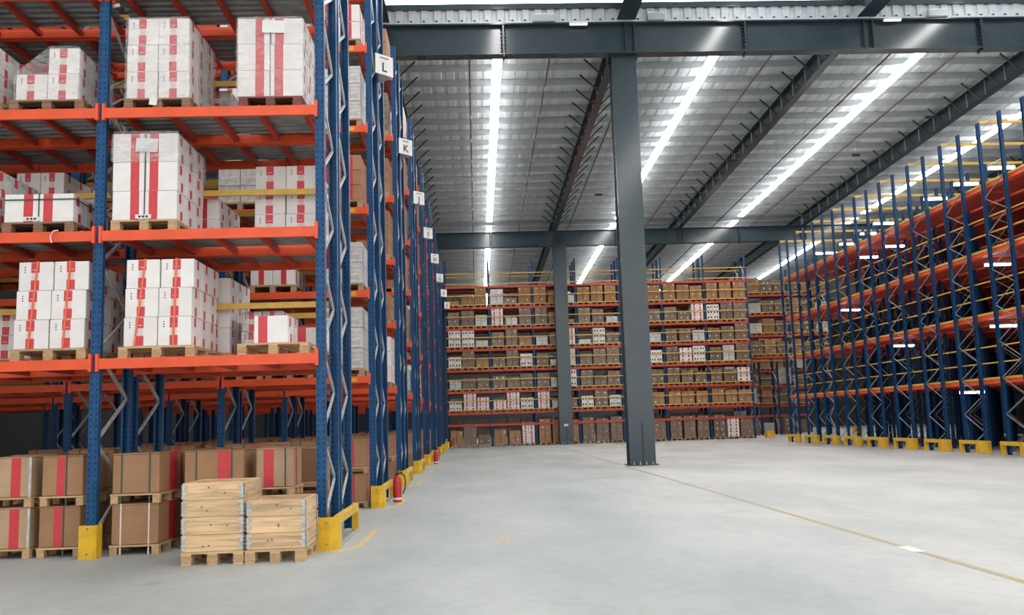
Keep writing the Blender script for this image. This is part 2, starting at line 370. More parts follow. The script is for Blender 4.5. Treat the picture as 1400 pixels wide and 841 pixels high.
for X, w in zip(RAFX[1:5], ['left', 'above the nearer column', 'right of the nearer column', 'far right']):
    rafter(X, -13, 28.4, 16.3, 15.55, .9, 'dark grey rafter of the near roof bay, ' + w, False)
# fascia, gutter channel and translucent clerestory above the first girder
b = MB(); x = -12.0
while x < 32:
    b.prism([(x, 28.54), (x + .22, 28.54), (x + .26, 28.60), (x + .38, 28.60), (x + .42, 28.54), (x + .42, 28.62), (x, 28.62)], 'z', 14.66, 15.13); x += .42
fas = thing('fascia', 'pale corrugated metal fascia above the near girder', 'fascia', (0, 0, 0))
obj('corrugated_sheet', b.mesh('corrugated_sheet', M_fascia), fas)
obj('flashing', MB().box(-12, 32, 28.44, 28.54, 14.6, 14.68).mesh('flashing', M_fascia), fas)
x = -11.5
bm_ = MB().prism([(.05 * math.cos(a * math.pi / 4), .05 * math.sin(a * math.pi / 4)) for a in range(8)], 'y', -.04, 0).mesh('fixing', M_black)
while x < 32: obj('fixing', bm_, fas, (x, 28.54, 14.72)); x += .42
tag(obj('gutter', MB().prism([(28.48, 15.13), (28.64, 15.13), (28.64, 15.32), (28.62, 15.32), (28.62, 15.16), (28.50, 15.16), (28.50, 15.32), (28.48, 15.32)], 'x', -19.9, 45.9).mesh('gutter', M_steel)), 'dark steel channel above the corrugated fascia', 'gutter')
cl = thing('clerestory', 'bright translucent clerestory panels at the top edge', 'skylight', (0, 28.66, 15.33))
for i in range(36):
    obj('panel', cached('clp', lambda: MB().box(.012, 1.21, -.01, .01, 0, 1.5).mesh('panel', M_sky)), cl, (-10 + i * 1.22, 0, 0))
for X, s in ((2.55, .75), (6.3, .6), (15.9, .7)):
    tag(obj('cable_box', MB().cbox(-s / 2, s / 2, -.07, .07, 0, .28, .03).mesh('cable_box', M_purlin), None, (X, 28.365, 14.6)), 'grey box on top of the near girder, ' + {2.55: 'left of the column', 6.3: 'just right of the column', 15.9: 'far right'}[X], 'box')
for X in (3.7, 14.3):  # glowing bars added to stand in for a bright reflection along the flange
    t = thing('girder_glint', 'short white bar standing in for a reflection on the near girder, ' + {3.7: 'left of the column', 14.3: 'far right'}[X], 'light', (X, 28.33, 14.47), 'reflection bars on the girder')
    obj('housing', MB().box(-.3, .3, -.06, .06, .03, .09).mesh('housing', M_white), t); obj('tube', MB().box(-.29, .29, -.04, .04, 0, .03).mesh('tube', M_glint), t)

# ------------------------------------------------------------------ light strips in the roof
STX = [1.12, 9.38, 17.42, 25.5]
sw = ['left, above the aisle', 'middle, behind the column', 'right, sloping over the open floor', 'above the right racks']
def strip(X, Ya, Yb, za, zb, label):
    za -= .05; zb -= .05
    t = thing('light_strip', label, 'light', (X, Ya, za))
    n = max(1, round((Yb - Ya) / 2.86)); dy = (Yb - Ya) / n; s = (zb - za) / (Yb - Ya)
    for i in range(n):
        y0, y1 = i * dy + .02, (i + 1) * dy - .02
        b = MB(); z0, z1 = y0 * s, y1 * s
        b.quads([(-.16, y0, z0 - .06), (.16, y0, z0 - .06), (.16, y1, z1 - .06), (-.16, y1, z1 - .06), (-.18, y0, z0), (.18, y0, z0), (.18, y1, z1), (-.18, y1, z1)],
                [(0, 3, 2, 1), (4, 5, 6, 7), (0, 1, 5, 4), (1, 2, 6, 5), (2, 3, 7, 6), (3, 0, 4, 7)])
        g = obj('lamp_segment', b.mesh('lamp_segment', M_led), t)
        h_ = MB().quads([(-.158, y0, z0 + .002), (.158, y0, z0 + .002), (.158, y1, z1 + .002), (-.158, y1, z1 + .002), (-.1, y0, z0 + .04), (.1, y0, z0 + .04), (.1, y1, z1 + .04), (-.1, y1, z1 + .04)],
                [(0, 3, 2, 1), (4, 5, 6, 7), (0, 1, 5, 4), (1, 2, 6, 5), (2, 3, 7, 6), (3, 0, 4, 7)])
        obj('housing', h_.mesh('housing', M_fascia), g)  # opaque cover added to limit the light thrown up onto the purlins
    return t
for X, w in zip(STX, sw):
    strip(X, 29.4, 56.6, RZ(29.4) - .01, RZ(56.6) - .01, 'bright white light strip under the roof, ' + w + ', near bay')
    strip(X, 57.8, 90, RZ(57.8) - .01, RZ(90) - .01, 'bright white light strip under the roof, ' + w + ', beyond girder')
    strip(X, -8, 27.2, 16.1, 15.75, 'bright white light strip of the roof bay overhead, ' + w)
strip(-6.95, -8, 27.2, 16.1, 15.75, 'added unseen light strip of the roof bay overhead, over the left racks')  # unseen strip added to brighten the left floor and rack fronts
# pipes along the rafters and rods between the purlins
for X, w in ((.07, 'thin dull red pipe left of the left light strip'), (3.1, 'thin dull red pipe between left light strip and column rafter'), (6.4, 'thin pipe right of the column rafter'), (11.6, 'thin pipe left of the second rafter'), (16.25, 'thin dull red pipe left of the right light strip'), (18.9, 'thin dull red pipe right of the right light strip')):
    t = thing('sprinkler_pipe', w, 'pipe', (X, 29.2, RZ(29.2) - .08))
    L = 62; obj('pipe_run', MB().tube([(0, 0, 0), (0, L, -L * .0335)], .035, 6).mesh('pipe_run', M_pipe), t)
    for i in range(1, 10):
        obj('sprinkler_head', cached('sph', lambda: MB().lathe([(0, -.13), (.05, -.13), (.02, -.09), (.02, 0), (0, 0)], 8).mesh('sprinkler_head', M_galv)), t, (0, i * 3, -i * 3 * .0335 - .03))
for i, (X, Y) in enumerate([(6.2, 33.5), (7.05, 48.5), (20.2, 37.5), (19.0, 42.5), (13.0, 43)]):
    t = thing('hanging_detector', 'small black device hanging on a thin wire under the roof, ' + ['right of near column', 'left of column shaft', 'above right racks', 'over far right racks', 'middle of the bay'][i], 'detector', (X, Y, RZ(Y) - .85))
    obj('body', MB().cbox(-.22, .22, -.07, .07, 0, .1, .02).mesh('body', M_black), t)
    obj('hanger_wire', MB().tube([(0, 0, .1), (0, 0, .87)], .006, 5).mesh('hanger_wire', M_galv), t)

# ------------------------------------------------------------------ pallet racks
LV = [2.43, 4.055, 5.67, 7.29, 8.92, 10.55]
TOP = 11.35
BAY = 2.8
FD = 1.12                                  # frame depth
def upright_mesh(h, mat, key):
    def mk():
        w, d, t = .06, .085, .008
        poly = [(-w, 0), (w, 0), (w, d), (w - .025, d), (w - .025, d - t), (w - t, d - t), (w - t, t), (-w + t, t), (-w + t, d - t), (-w + .025, d - t), (-w + .025, d), (-w, d)]
        return MB().prism(poly, 'z', 0, h).mesh('upright', mat)
    return cached(('up', h, key), mk)
def beam_mesh(L, mat, conn):
    def mk():
        b = MB().prism([(-.045, -.13), (0, -.13), (0, -.02), (-.012, -.02), (-.012, 0), (-.045, 0)], 'x', 0, L)
        if conn: b.box(-.035, .002, -.06, .004, -.16, .06); b.box(L - .002, L + .035, -.06, .004, -.16, .06)
        return b.mesh('beam', mat)
    return cached(('beam', L, mat.name, conn), mk)
def deck_mesh(L, D):
    def mk():
        pts = []; p = .16; n = int(D / p)
        for i in range(n): y = i * p; pts += [(y, 0), (y + p * .45, 0), (y + p * .55, .03), (y + p * .9, .03)]
        pts.append((n * p, 0)); b = MB()
        for (y, z) in pts: b.v += [(0, y, z), (L, y, z)]
        for i in range(len(pts) - 1): b.f.append((2 * i, 2 * i + 1, 2 * i + 3, 2 * i + 2)); b.m.append(0)
        return b.mesh('deck', M_deck)
    return cached(('deck', L, D), mk)
def brace_mesh(D, rise, up_):
    return cached(('br', D, rise, up_), lambda: MB().bar((0, .06, 0 if up_ else rise), (0, D - .06, rise if up_ else 0), .028, .04).mesh('brace', M_galv))
plate_m = MB().box(-.09, .09, -.04, .13, 0, .012).mesh('base_plate', M_galv)
def pallet_rack(label, Xr, nb, Yf, levels, top, detail, group=None, bmat=None, barmat=None):
    """one run of racking along x, its right end at Xr, front at Yf.
       detail 2: braces on every frame, support bars, separate connectors; 1: end-frame braces; 0: bare"""
    t = thing('pallet_rack', label, 'rack', (Xr, Yf, 0), group)
    bmat = bmat or M_orange
    um = upright_mesh(top, M_blue if detail >= 1 else M_blue2, 'p' if detail >= 1 else 'n')
    D = FD
    for k in range(nb + 1):
        x = -.06 - k * BAY
        obj('upright', um, t, (x, 0, 0)); obj('upright', um, t, (x, D, 0), (0, 0, math.pi))
        if detail >= 2:
            obj('base_plate', plate_m, t, (x, 0, 0))
        if detail >= 2 or k == 0 or (detail == 1 and Yf < 26):
            z = .25; u = True
            while z + .57 < top:
                obj('brace', brace_mesh(D, .57, u), t, (x, 0, z)); z += .57; u = not u
    L = BAY - .12
    for k in range(nb):
        x = -.12 - (k + 1) * BAY + .12
        for li, z in enumerate(levels):
            for f in (0, 1):
                if detail >= 2 and f == 0:
                    o = obj('beam', beam_mesh(L, bmat, False), t, (x, 0, z))
                    for xx in (-.035, L - .002):
                        obj('connector', cached('conn', lambda: MB().box(0, .037, -.062, .004, -.16, .06).mesh('connector', M_orange)), o, (xx, 0, 0))
                    for q in range(5):
                        obj('bolt', cached('bbolt', lambda: MB().lathe([(0, 0), (.016, 0), (.016, .008), (.008, .012), (0, .012)], 8).mesh('bolt', M_orange)), o, (.22 + q * .58, -.03, 0))
                elif f == 0:
                    o = obj('beam', beam_mesh(L, bmat, True), t, (x, 0, z))
                    if k == 0 and detail == 1: obj('level_tag', cached('ltag', lambda: MB().box(-.1, .1, -.003, 0, -.035, .035).mesh('level_tag', M_yellow)), o, (L - .32, -.045, -.065))
                else: obj('beam', beam_mesh(L, bmat, True), t, (x + L, D, z), (0, 0, math.pi))
            if detail >= 1:
                if li > 0 or detail == 1:
                    obj('deck', deck_mesh(L, D - .02), t, (x, .02, z - .035))
                for q in range(5):
                    obj('support_bar', cached('sbar', lambda: MB().prism([(-.03, -.11), (.03, -.11), (.03, -.04), (-.03, -.04)], 'y', .005, FD - .005).mesh('support_bar', M_red)), t, (x + .22 + q * .58, 0, z))
            obj('back_stop', cached(('bst', L), lambda: MB().box(0, L, -.02, .02, -.04, .04).mesh('back_stop', M_ybar)), t, (x, D + .06, z + .78)) if detail >= 1 else None
    return t
XR_ = -1.89
ROWS = [11.455 + 5.593 * i for i in range(9)]
LET = [None, 'L', 'K', 'J', 'I', 'H', 'G', 'F', 'E']
for i, Yr in enumerate(ROWS):
    nm = 'nearest row, front run' if i == 0 else None
    nb = [3, 4, 5, 5, 4, 4, 4, 3, 2][i]
    det = 2 if i == 0 else 1 if i < 4 else 0
    tail = 'nearest row at the left' if i == 0 else 'row signed ' + LET[i]
    pallet_rack('tall blue pallet rack with orange beams, aisle-side run of the ' + tail, XR_ - (.15 if i == 8 else 0), nb, Yr, LV[:5] if i == 0 else LV, TOP, det, 'left pallet racks')
    pallet_rack('tall blue pallet rack with orange beams, rear run of the ' + tail, XR_ - (.15 if i == 8 else 0), nb, Yr + FD + .13, LV[:5] if i == 0 else LV, TOP, min(det, 1), 'left pallet racks')

# ---- yellow end guards, post shields, floor paint, signs, extinguishers
def end_guard(Yr, label):
    t = thing('end_guard', label, 'guard', (-1.85, Yr - .12, 0), 'yellow end guards of the left racks')
    obj('post_shield', cached('gsh', lambda: MB().prism([(-.13, 0), (.02, 0), (.115, .07), (.115, .36), (.105, .36), (.105, .075), (.015, .01), (-.12, .01), (-.12, .12), (-.13, .12)], 'z', 0, .4).mesh('post_shield', M_yellow)), t)
    obj('rail', cached('gra', lambda: MB().cbox(.035, .115, .2, 2.0, .29, .4, .008).mesh('rail', M_yellow)), t)
    obj('end_leg', cached('gle', lambda: MB().box(.03, .115, 1.9, 2.0, 0, .29).mesh('end_leg', M_yellow)), t)
    obj('floor_channel', cached('gfl', lambda: MB().prism([(.035, 0), (.11, 0), (.11, .05), (.1, .05), (.1, .01), (.045, .01), (.045, .05), (.035, .05)], 'y', .36, 1.9).mesh('floor_channel', M_galv)), t)
    for z in (.08, .33):
        obj('bolt', cached('gbolt', lambda: MB().lathe([(0, 0), (.014, 0), (.014, .006), (0, .009)], 8).mesh('bolt', M_woodd)), t, (-.02, 0, z), (math.pi / 2, 0, 0))
for i, Yr in enumerate(ROWS):
    end_guard(Yr, 'yellow steel end guard at the foot of the ' + ('nearest rack row' if i == 0 else 'rack row signed ' + LET[i]))
    if i < 5:
        tag(obj('floor_marking', MB().prism([(-1.86, Yr - .2), (-1.69, Yr - .2), (-1.47, Yr + .25), (-1.47, Yr + 1.9), (-1.56, Yr + 1.9), (-1.56, Yr + .28), (-1.72, Yr - .1), (-1.86, Yr - .1)], 'z', 0, .003).mesh('floor_marking', M_paintline)),
            'worn yellow floor line around the end guard of the ' + ('nearest rack row' if i == 0 else 'row signed ' + LET[i]), 'marking', 'yellow guard outlines on the floor')
def post_shield(X, label):
    t = thing('post_guard', label, 'guard', (X, 11.36, 0))
    obj('shield', MB().prism([(-.1, 0), (.07, 0), (.1, .035), (.1, .2), (.09, .2), (.09, .04), (.065, .01), (-.09, .01), (-.09, .2), (-.1, .2)], 'z', 0, .4).mesh('shield', M_yellow), t)
    for z in (.06, .36): obj('bolt', cached('gbolt', None), t, (0, 0, z), (math.pi / 2, 0, 0))
post_shield(-4.75, 'yellow post guard on the upright between the left stacks')
post_shield(-7.55, 'yellow post guard on the upright beyond the left edge')

def text_mesh(ch, size):
    cu = bpy.data.curves.new('t', 'FONT'); cu.body = ch; cu.size = size; cu.align_x = 'CENTER'; cu.align_y = 'CENTER'; cu.extrude = .002; cu.offset = size * .018
    o = bpy.data.objects.new('t', cu); C.objects.link(o); bpy.context.view_layer.update()
    me = bpy.data.meshes.new_from_object(o); bpy.data.objects.remove(o); me.materials.clear(); me.materials.append(M_ink); return me
for i, Yr in enumerate(ROWS):
    if i == 0: continue
    t = thing('row_sign', 'white folded aisle sign with the letter ' + LET[i], 'sign', (XR_ + .006, Yr + .95, 8.62 + .02 * i), 'lettered rack row signs')
    # V of two boards standing out into the aisle: base .46 along the rack, apex out
    A, B, P = (0, -.30), (0, .30), (.33, 0)
    for nm, (p, q) in (('front_board', (A, P)), ('rear_board', (P, B))):
        obj(nm, MB().bar((p[0], p[1], .21), (q[0], q[1], .21), .012, .42).mesh(nm, M_signw), t)
    obj('bracket', cached('sbrk', lambda: MB().box(-.006, 0, -.3, .3, .18, .24).mesh('bracket', M_galv)), t)
    d = Vector((P[0] - A[0], P[1] - A[1], 0)); ang = math.atan2(d.y, d.x); nrm = Vector((d.y, -d.x, 0)).normalized()
    mid = Vector(((A[0] + P[0]) / 2, (A[1] + P[1]) / 2, .18)) + nrm * .008
    l = obj('letter', text_mesh(LET[i], .27), t, mid - Vector((0, 0, .03)), (math.pi / 2, 0, ang)); l['label'] = 'black letter ' + LET[i]
    bmk = MB()
    for q in range(5): bmk.box(-.10 + q * .042, -.066 + q * .042, -.002, .002, -.012, .012)
    obj('small_print', bmk.mesh('small_print', M_ink), t, mid + Vector((0, 0, .175)), (0, 0, ang))
def extinguisher(X, Y, label, s=1.0):
    t = thing('fire_extinguisher', label, 'extinguisher', (X, Y, 0)); t.scale = (s, s, s)
    obj('cylinder', cached('excyl', lambda: MB().lathe([(0, 0), (.078, 0), (.085, .02), (.085, .40), (.075, .45), (.045, .49), (.03, .5), (.03, .52), (0, .52)], 20).mesh('cylinder', M_extred)), t)
    obj('foot_band', cached('exband', lambda: MB().lathe([(.087, .05), (.088, .055), (.088, .085), (.087, .09)], 20).mesh('foot_band', M_label)), t)
    obj('valve', cached('exv', lambda: MB().lathe([(.028, .52), (.03, .53), (.022, .56), (0, .57)], 10).box(-.015, .10, -.012, .012, .565, .58).box(-.015, .11, -.012, .012, .595, .61).mesh('valve', M_black)), t)
    pts = [(.02, 0, .54), (.09, -.01, .56), (.15, -.02, .5), (.165, -.02, .38), (.15, -.02, .26), (.11, -.02, .16)]
    obj('hose', cached('exh', lambda: MB().tube(pts, .013, 8).mesh('hose', M_black)), t)
extinguisher(-1.60, ROWS[1] + 1.05, 'red fire extinguisher with black hose beside row L guard')
extinguisher(-1.60, ROWS[4] + .9, 'red fire extinguisher in front of row I guard')
extinguisher(-1.60, ROWS[8] + .6, 'red fire extinguisher by the last guard near the back racks')

# ------------------------------------------------------------------ pallets and cartons on the nearest racks
def pallet(X, Y, Z, label, w=.84, d=1.2, mats=(M_wood, M_woodz), group=None):
    """EUR-type pallet, front edge at Y, centred on X"""
    t = thing('pallet', label, 'pallet', (X, Y, Z), group)
    k = (round(w, 3), round(d, 3), mats[0].name)
    for yy in [0, .28 * d, .5 * d - .05, .72 * d - .1 + .0, d - .1]:
        pass
    nb = 7
    for i in range(nb):
        obj('deck_board', cached(('pdb', k), lambda: MB().box(-w / 2, w / 2, 0, .1 * d / 1.0, .122, .144).mesh('deck_board', mats[0])), t, (0, i * (d - .1 * d) / (nb - 1), 0))
    for x in (-w / 2 + .06, 0, w / 2 - .06):
        obj('stringer_board', cached(('psb', k), lambda: MB().box(-.055, .055, 0, d, .1, .122).mesh('stringer_board', mats[0])), t, (x, 0, 0))
        obj('bottom_board', cached(('pbb', k), lambda: MB().box(-.055, .055, 0, d, 0, .022).mesh('bottom_board', mats[0])), t, (x, 0, 0))
        for y in (0.003, d / 2 - .06, d - .123):
            obj('block', cached(('pbl', k), lambda: MB().cbox(-.06, .06, 0, .12, .022, .1, .004).mesh('block', mats[1])), t, (x, y, 0))
    return t
def carton(X, Y, Z, w, d, h, style, label, group, mat=None):
    """X = left edge. style: tape layout on the front and right side"""
    mat = mat or M_white
    t = obj('carton', cached(('car', round(w, 3), round(d, 3), round(h, 3), mat.name), lambda: MB().cbox(.003, w - .003, .003, d - .003, 0.001, h - .002, .006).mesh('carton', mat)), None, (X, Y, Z))
    tag(t, label, 'carton', group)
    def face(name, x0, x1, z0, z1, m):
        key = ('tp', round(x1 - x0, 3), round(z1 - z0, 3), m.name)
        return obj(name, cached(key, lambda: MB().box(0, x1 - x0, -.0015, .002, 0, z1 - z0).mesh(name, m)), t, (x0, .003, z0))
    def side(name, y0, y1, z0, z1, m):
        key = ('ts', round(y1 - y0, 3), round(z1 - z0, 3), m.name)
        return obj(name, cached(key, lambda: MB().box(-.002, .0015, 0, y1 - y0, 0, z1 - z0).mesh(name, m)), t, (w - .003, y0, z0))
    if style == 'A':        # broken red tape with a pale gap, small upright characters at top left
        a, c = w * .36, w * .60
        face('tape', a, c, h * .62, h - .008, M_tape); face('tape_gap', a + .01, c - .01, h * .36, h * .62, M_clear); face('tape', a, c, .008, h * .36, M_tape)
        face('tape_print', a + .02, c - .02, h * .70, h * .74, M_clear)
        for q in range(3): face('printed_mark', w * .17, w * .17 + .014, h * (.80 - q * .085), h * (.80 - q * .085) + .016, M_ink)
        side('side_tape', d * .36, d * .56, h * .66, h - .01, M_tape); side('side_tape', d * .36, d * .56, .01, h * .34, M_tape)
    elif style in ('L', 'R'):   # one solid stripe, near the joint with the neighbouring carton
        a = w * .56 if style == 'L' else w * .13
        face('tape', a, a + w * .27, .004, h - .004, M_tape)
        side('side_tape', d * .25, d * .48, h * .62, h - .02, M_tape); side('side_tape', d * .4, d * .62, .02, h * .36, M_tape)
    return t
LAYER = {1: ['only'], 2: ['bottom', 'top'], 3: ['bottom', 'middle', 'top'], 4: ['bottom', 'second', 'third', 'top']}
def stack(X0, Y, shelf, w, d, h, nx, ny, nz, style, where, heights=None, lean=0.0, jitter=.008, pal=(M_wood, M_woodz), pw=None, mat=None, kind='white red-taped carton'):
    """cartons on a pallet; where = phrase that singles out the stack"""
    pallet(X0 + nx * w / 2, Y + (-.02), shelf, 'wooden pallet under ' + where, pw or nx * w + .04, ny * d + .03, pal, 'pallets on the nearest rack')
    for i in range(nx):
        H = heights[i] if heights else nz
        for k in range(H):
            ox = random.uniform(-jitter, jitter) if nx > 1 else 0
            for j in range(ny):
                st = style
                if style == 'P': st = 'L' if i == 0 else 'R'
                col = '' if nx == 1 else ('left ' if i == 0 else 'right ')
                row = '' if ny == 1 else ('front' if j == 0 else 'rear' if j == ny - 1 else 'mid-depth')
                carton(X0 + i * w + k * lean + (ox if abs(ox) < .004 else math.copysign(.004, ox)), Y + j * d, shelf + .146 + k * h, w - .006, d - .006, h, st,
                       f'{kind}, {LAYER[max(heights) if heights else nz][k]} layer {col}{row}, {where}', 'cartons in ' + where, mat)
def wrap(X0, X1, Y0, Y1, Z0, Z1, label, shape=None):
    """loose clear film around a stack"""
    e = .014; x0, x1, y0, y1 = X0 - e, X1 + e, Y0 - e, Y1 + e
    poly = shape or [(x0, Z0), (x1, Z0), (x1, Z1 - .03), (x1 - .03, Z1 + e), (x0 + .03, Z1 + e), (x0, Z1 - .03)]
    b = MB(); n = len(poly); m = 12
    for j in range(m + 1):
        y = y0 + (y1 - y0) * j / m
        b.v += [(x + random.uniform(-.004, .004), y, z + random.uniform(-.004, .004)) for x, z in poly]
    for j in range(m):
        for k in range(1, n): q = (k + 1) % n; b.f.append((j * n + k, j * n + q, (j + 1) * n + q, (j + 1) * n + k)); b.m.append(0)
    b.f += [tuple(range(n)), tuple(m * n + k for k in range(n))[::-1]]; b.m += [0, 0]
    return tag(obj('stretch_wrap', b.mesh('stretch_wrap', M_film)), label, 'plastic wrap')
def strap_v(X, Y, Z0, Z1, D, mat, label, w=.022, lean=0.0):
    b = MB(); y0 = Y - .007
    b.bar((X + lean, y0, Z1 + .004), (X, y0, Z0), w, .004, ref=(0, 1, 0)); b.bar((X + lean, y0 - .002, Z1 + .006), (X + lean, Y + D, Z1 + .006), w, .004)
    tag(obj('strap', b.mesh('strap', mat)), label, 'strap')
    return
def strap_h(X0, X1, Y, D, Z, mat, label, w=.018):
    b = MB(); e = .009
    b.box(X0 - e, X1 + e, Y - e, Y - e + .003, Z, Z + w); b.box(X1 + e - .003, X1 + e, Y - e, Y + D, Z, Z + w); b.box(X0 - e, X0 - e + .003, Y - e, Y + D, Z, Z + w)
    tag(obj('strap', b.mesh('strap', mat)), label, 'strap')
YF = 11.48; YB = 12.80
old = (M_woodd, M_woodd); redp = (M_woodr, M_woodr)
# third shelf
stack(-5.865, YF, LV[2], .402, .375, .352, 2, 3, 2, 'A', 'half-height stack, third shelf, left of post', heights=[1, 2], pal=old, pw=.95)
e = .014
wrap(-5.865, -5.06, YF, YF + 1.125, LV[2] + .12, 0, 'clear film tented over the half-height stack on the third shelf',
     [(-5.88, LV[2] + .13), (-5.045, LV[2] + .13), (-5.045, LV[2] + .84), (-5.10, LV[2] + .875), (-5.44, LV[2] + .875), (-5.5, LV[2] + .83), (-5.86, LV[2] + .53), (-5.88, LV[2] + .49)])
stack(-4.455, YF, LV[2], .405, .375, .366, 2, 3, 3, 'A', 'wrapped stack, third shelf, right of post', pal=old, pw=.86)
wrap(-4.455, -3.645, YF, YF + 1.125, LV[2] + .13, LV[2] + 1.245, 'clear film around the stack on the third shelf right of the post')
tag(obj('pallet_ticket', MB().box(-.05, .05, -.004, 0, -.05, .05).mesh('pallet_ticket', M_label), None, (-4.09, YF - .045, LV[2] + .09), (0, .12, 0)), 'white paper ticket on the pallet front, third shelf', 'ticket')
stack(-3.025, YF, LV[2], .43, .375, .36, 2, 3, 3, 'P', 'wrapped striped stack, third shelf, beside the end frame', pal=redp, pw=.82)
wrap(-3.025, -2.165, YF, YF + 1.125, LV[2] + .13, LV[2] + 1.23, 'clear film around the striped stack on the third shelf')
tag(obj('paper_sheet', MB().box(-.15, .15, -.002, 0, -.085, .085).mesh('paper_sheet', M_label), None, (-2.55, YF - .018, LV[2] + 1.10), (0, .03, 0)), 'white document sheet on the striped stack, third shelf', 'paper')
# second shelf
stack(-5.955, YF, LV[1], .44, .375, .37, 2, 3, 1, 'P', 'single-layer stack, second shelf, left of post', pal=old, pw=.9)
strap_h(-5.955, -5.075, YF, 1.125, LV[1] + .43, M_strap_g, 'dark green strap around the single-layer stack, second shelf')
strap_v(-5.515, YF, LV[1] + .15, LV[1] + .516, 1.125, M_strap_g, 'dark green upright strap on the single-layer stack, second shelf', .014)
tag(obj('loose_strap', MB().tube([(-5.22, YF - .1, LV[1] + .01), (-5.28, YF - .11, LV[1] + .0), (-5.31, YF - .115, LV[1] - .08), (-5.29, YF - .115, LV[1] - .15)], .009, 6).mesh('loose_strap', M_strap_w)), 'loose pale strap end hanging over the second shelf beam', 'strap')
stack(-4.605, YF, LV[1], .417, .375, .382, 2, 3, 3, 'P', 'tall striped stack, second shelf, right of post', pal=(M_wood, M_woodz), pw=.84)
strap_v(-4.19, YF, LV[1] + .15, LV[1] + 1.29, 1.125, M_strap_g, 'dark upright strap on the tall striped stack, second shelf', .012)
tag(obj('paper_sheet', MB().box(-.14, .14, -.002, 0, -.09, .09).mesh('paper_sheet', M_label), None, (-4.17, YF - .012, LV[1] + 1.13), (0, .05, 0)), 'white document sheet on the tall striped stack, second shelf', 'paper')
wrap(-4.605, -3.77, YF, YF + 1.125, LV[1] + .92, LV[1] + 1.30, 'clear film around the top of the tall striped stack')
for X, w in ((-5.6, 'single-layer stack'), (-4.2, 'tall striped stack')):
    t = thing('load_ticket', 'small white ticket with black print at the foot of the ' + w, 'ticket', (X, YF - .012, LV[1] + .16))
    obj('card', MB().box(-.1, .1, -.002, 0, 0, .055).mesh('card', M_label), t); obj('print', MB().box(-.06, -.03, -.004, 0, .015, .04).box(-.015, .015, -.004, 0, .015, .04).box(.03, .06, -.004, 0, .015, .04).mesh('print', M_ink), t)
# first shelf
stack(-5.775, YF, LV[0], .437, .375, .37, 2, 3, 3, 'A', 'orange-strapped stack, first shelf, left of post', pal=(M_woodz, M_woodz), pw=.93, lean=.018)
for X, ln, s in ((-5.59, .09, 'left'), (-5.165, .07, 'right')):
    strap_v(X, YF, LV[0] + .15, LV[0] + 1.256, 1.125, M_strap_o, s + ' orange strap on the first-shelf stack left of the post', .026, ln)
stack(-4.425, YF, LV[0], .424, .375, .37, 2, 3, 3, 'A', 'orange-strapped stack, first shelf, right of post', pal=(M_wood, M_woodz), pw=.95, lean=.014)
for X, ln, s in ((-4.28, .12, 'left'), (-3.8, .03, 'right')):
    strap_v(X, YF, LV[0] + .15, LV[0] + 1.256, 1.125, M_strap_o, s + ' orange strap on the first-shelf stack right of the post', .026, ln)
pallet(-2.55, YF - .02, LV[0], 'nearly empty wooden pallet holding one carton, first shelf', .9, 1.15, (M_wood, M_woodz))
carton(-2.80, YF + .02, LV[0] + .146, .43, .40, .35, 'R', 'single white carton with one red stripe on the first shelf pallet', None)
# rear run of the nearest row
stack(-3.11, YB, LV[1], .443, .38, .355, 2, 3, 3, 'A', 'strapped stack behind the yellow bar, second shelf')
strap_h(-3.11, -2.224, YB, 1.14, LV[1] + .78, M_strap_o, 'thin red strap around the stack behind the yellow bar')
stack(-6.48, YB, LV[1], .34, .38, .345, 2, 3, 3, 'A', 'rear stack, second shelf, left of post')
stack(-4.32, YB, LV[0], .44, .38, .357, 2, 3, 3, 'A', 'rear stack seen edge-on, first shelf')
stack(-3.29, YB, LV[0], .29, .38, .29, 2, 3, 2, 'A', 'low rear stack, first shelf, middle', mat=M_whitewrap)
stack(-2.56, YB, LV[0], .44, .38, .33, 1, 3, 1, 'R', 'lone rear column, first shelf, beside end frame', mat=M_white)
stack(-4.20, YB, LV[1], .30, .38, .30, 2, 3, 2, 'R', 'low rear stack, second shelf, behind tall stack')
stack(-4.30, YB, LV[2], .42, .38, .30, 2, 3, 2, 'A', 'low rear stack, third shelf, middle', mat=M_whitewrap)
stack(-3.02, YB, LV[2], .40, .38, .34, 2, 3, 2, 'R', 'rear stack, third shelf, beside end frame')
stack(-5.75, YB, LV[2], .40, .38, .34, 2, 3, 1, 'A', 'rear single layer, third shelf, left')
stack(-6.75, YB, LV[0], .42, .38, .33, 2, 3, 2, 'A', 'rear stack, first shelf, far left')
stack(-6.92, YF, LV[2], .42, .375, .36, 2, 3, 2, 'A', 'stack cut by the photo edge, third shelf', mat=M_whitewrap)
stack(-6.90, YF, LV[1], .42, .375, .36, 2, 3, 2, 'P', 'stack cut by the photo edge, second shelf', mat=M_whitewrap)
stack(-5.55, YB, LV[0], .36, .38, .32, 2, 3, 2, 'A', 'rear stack, first shelf, behind the post')

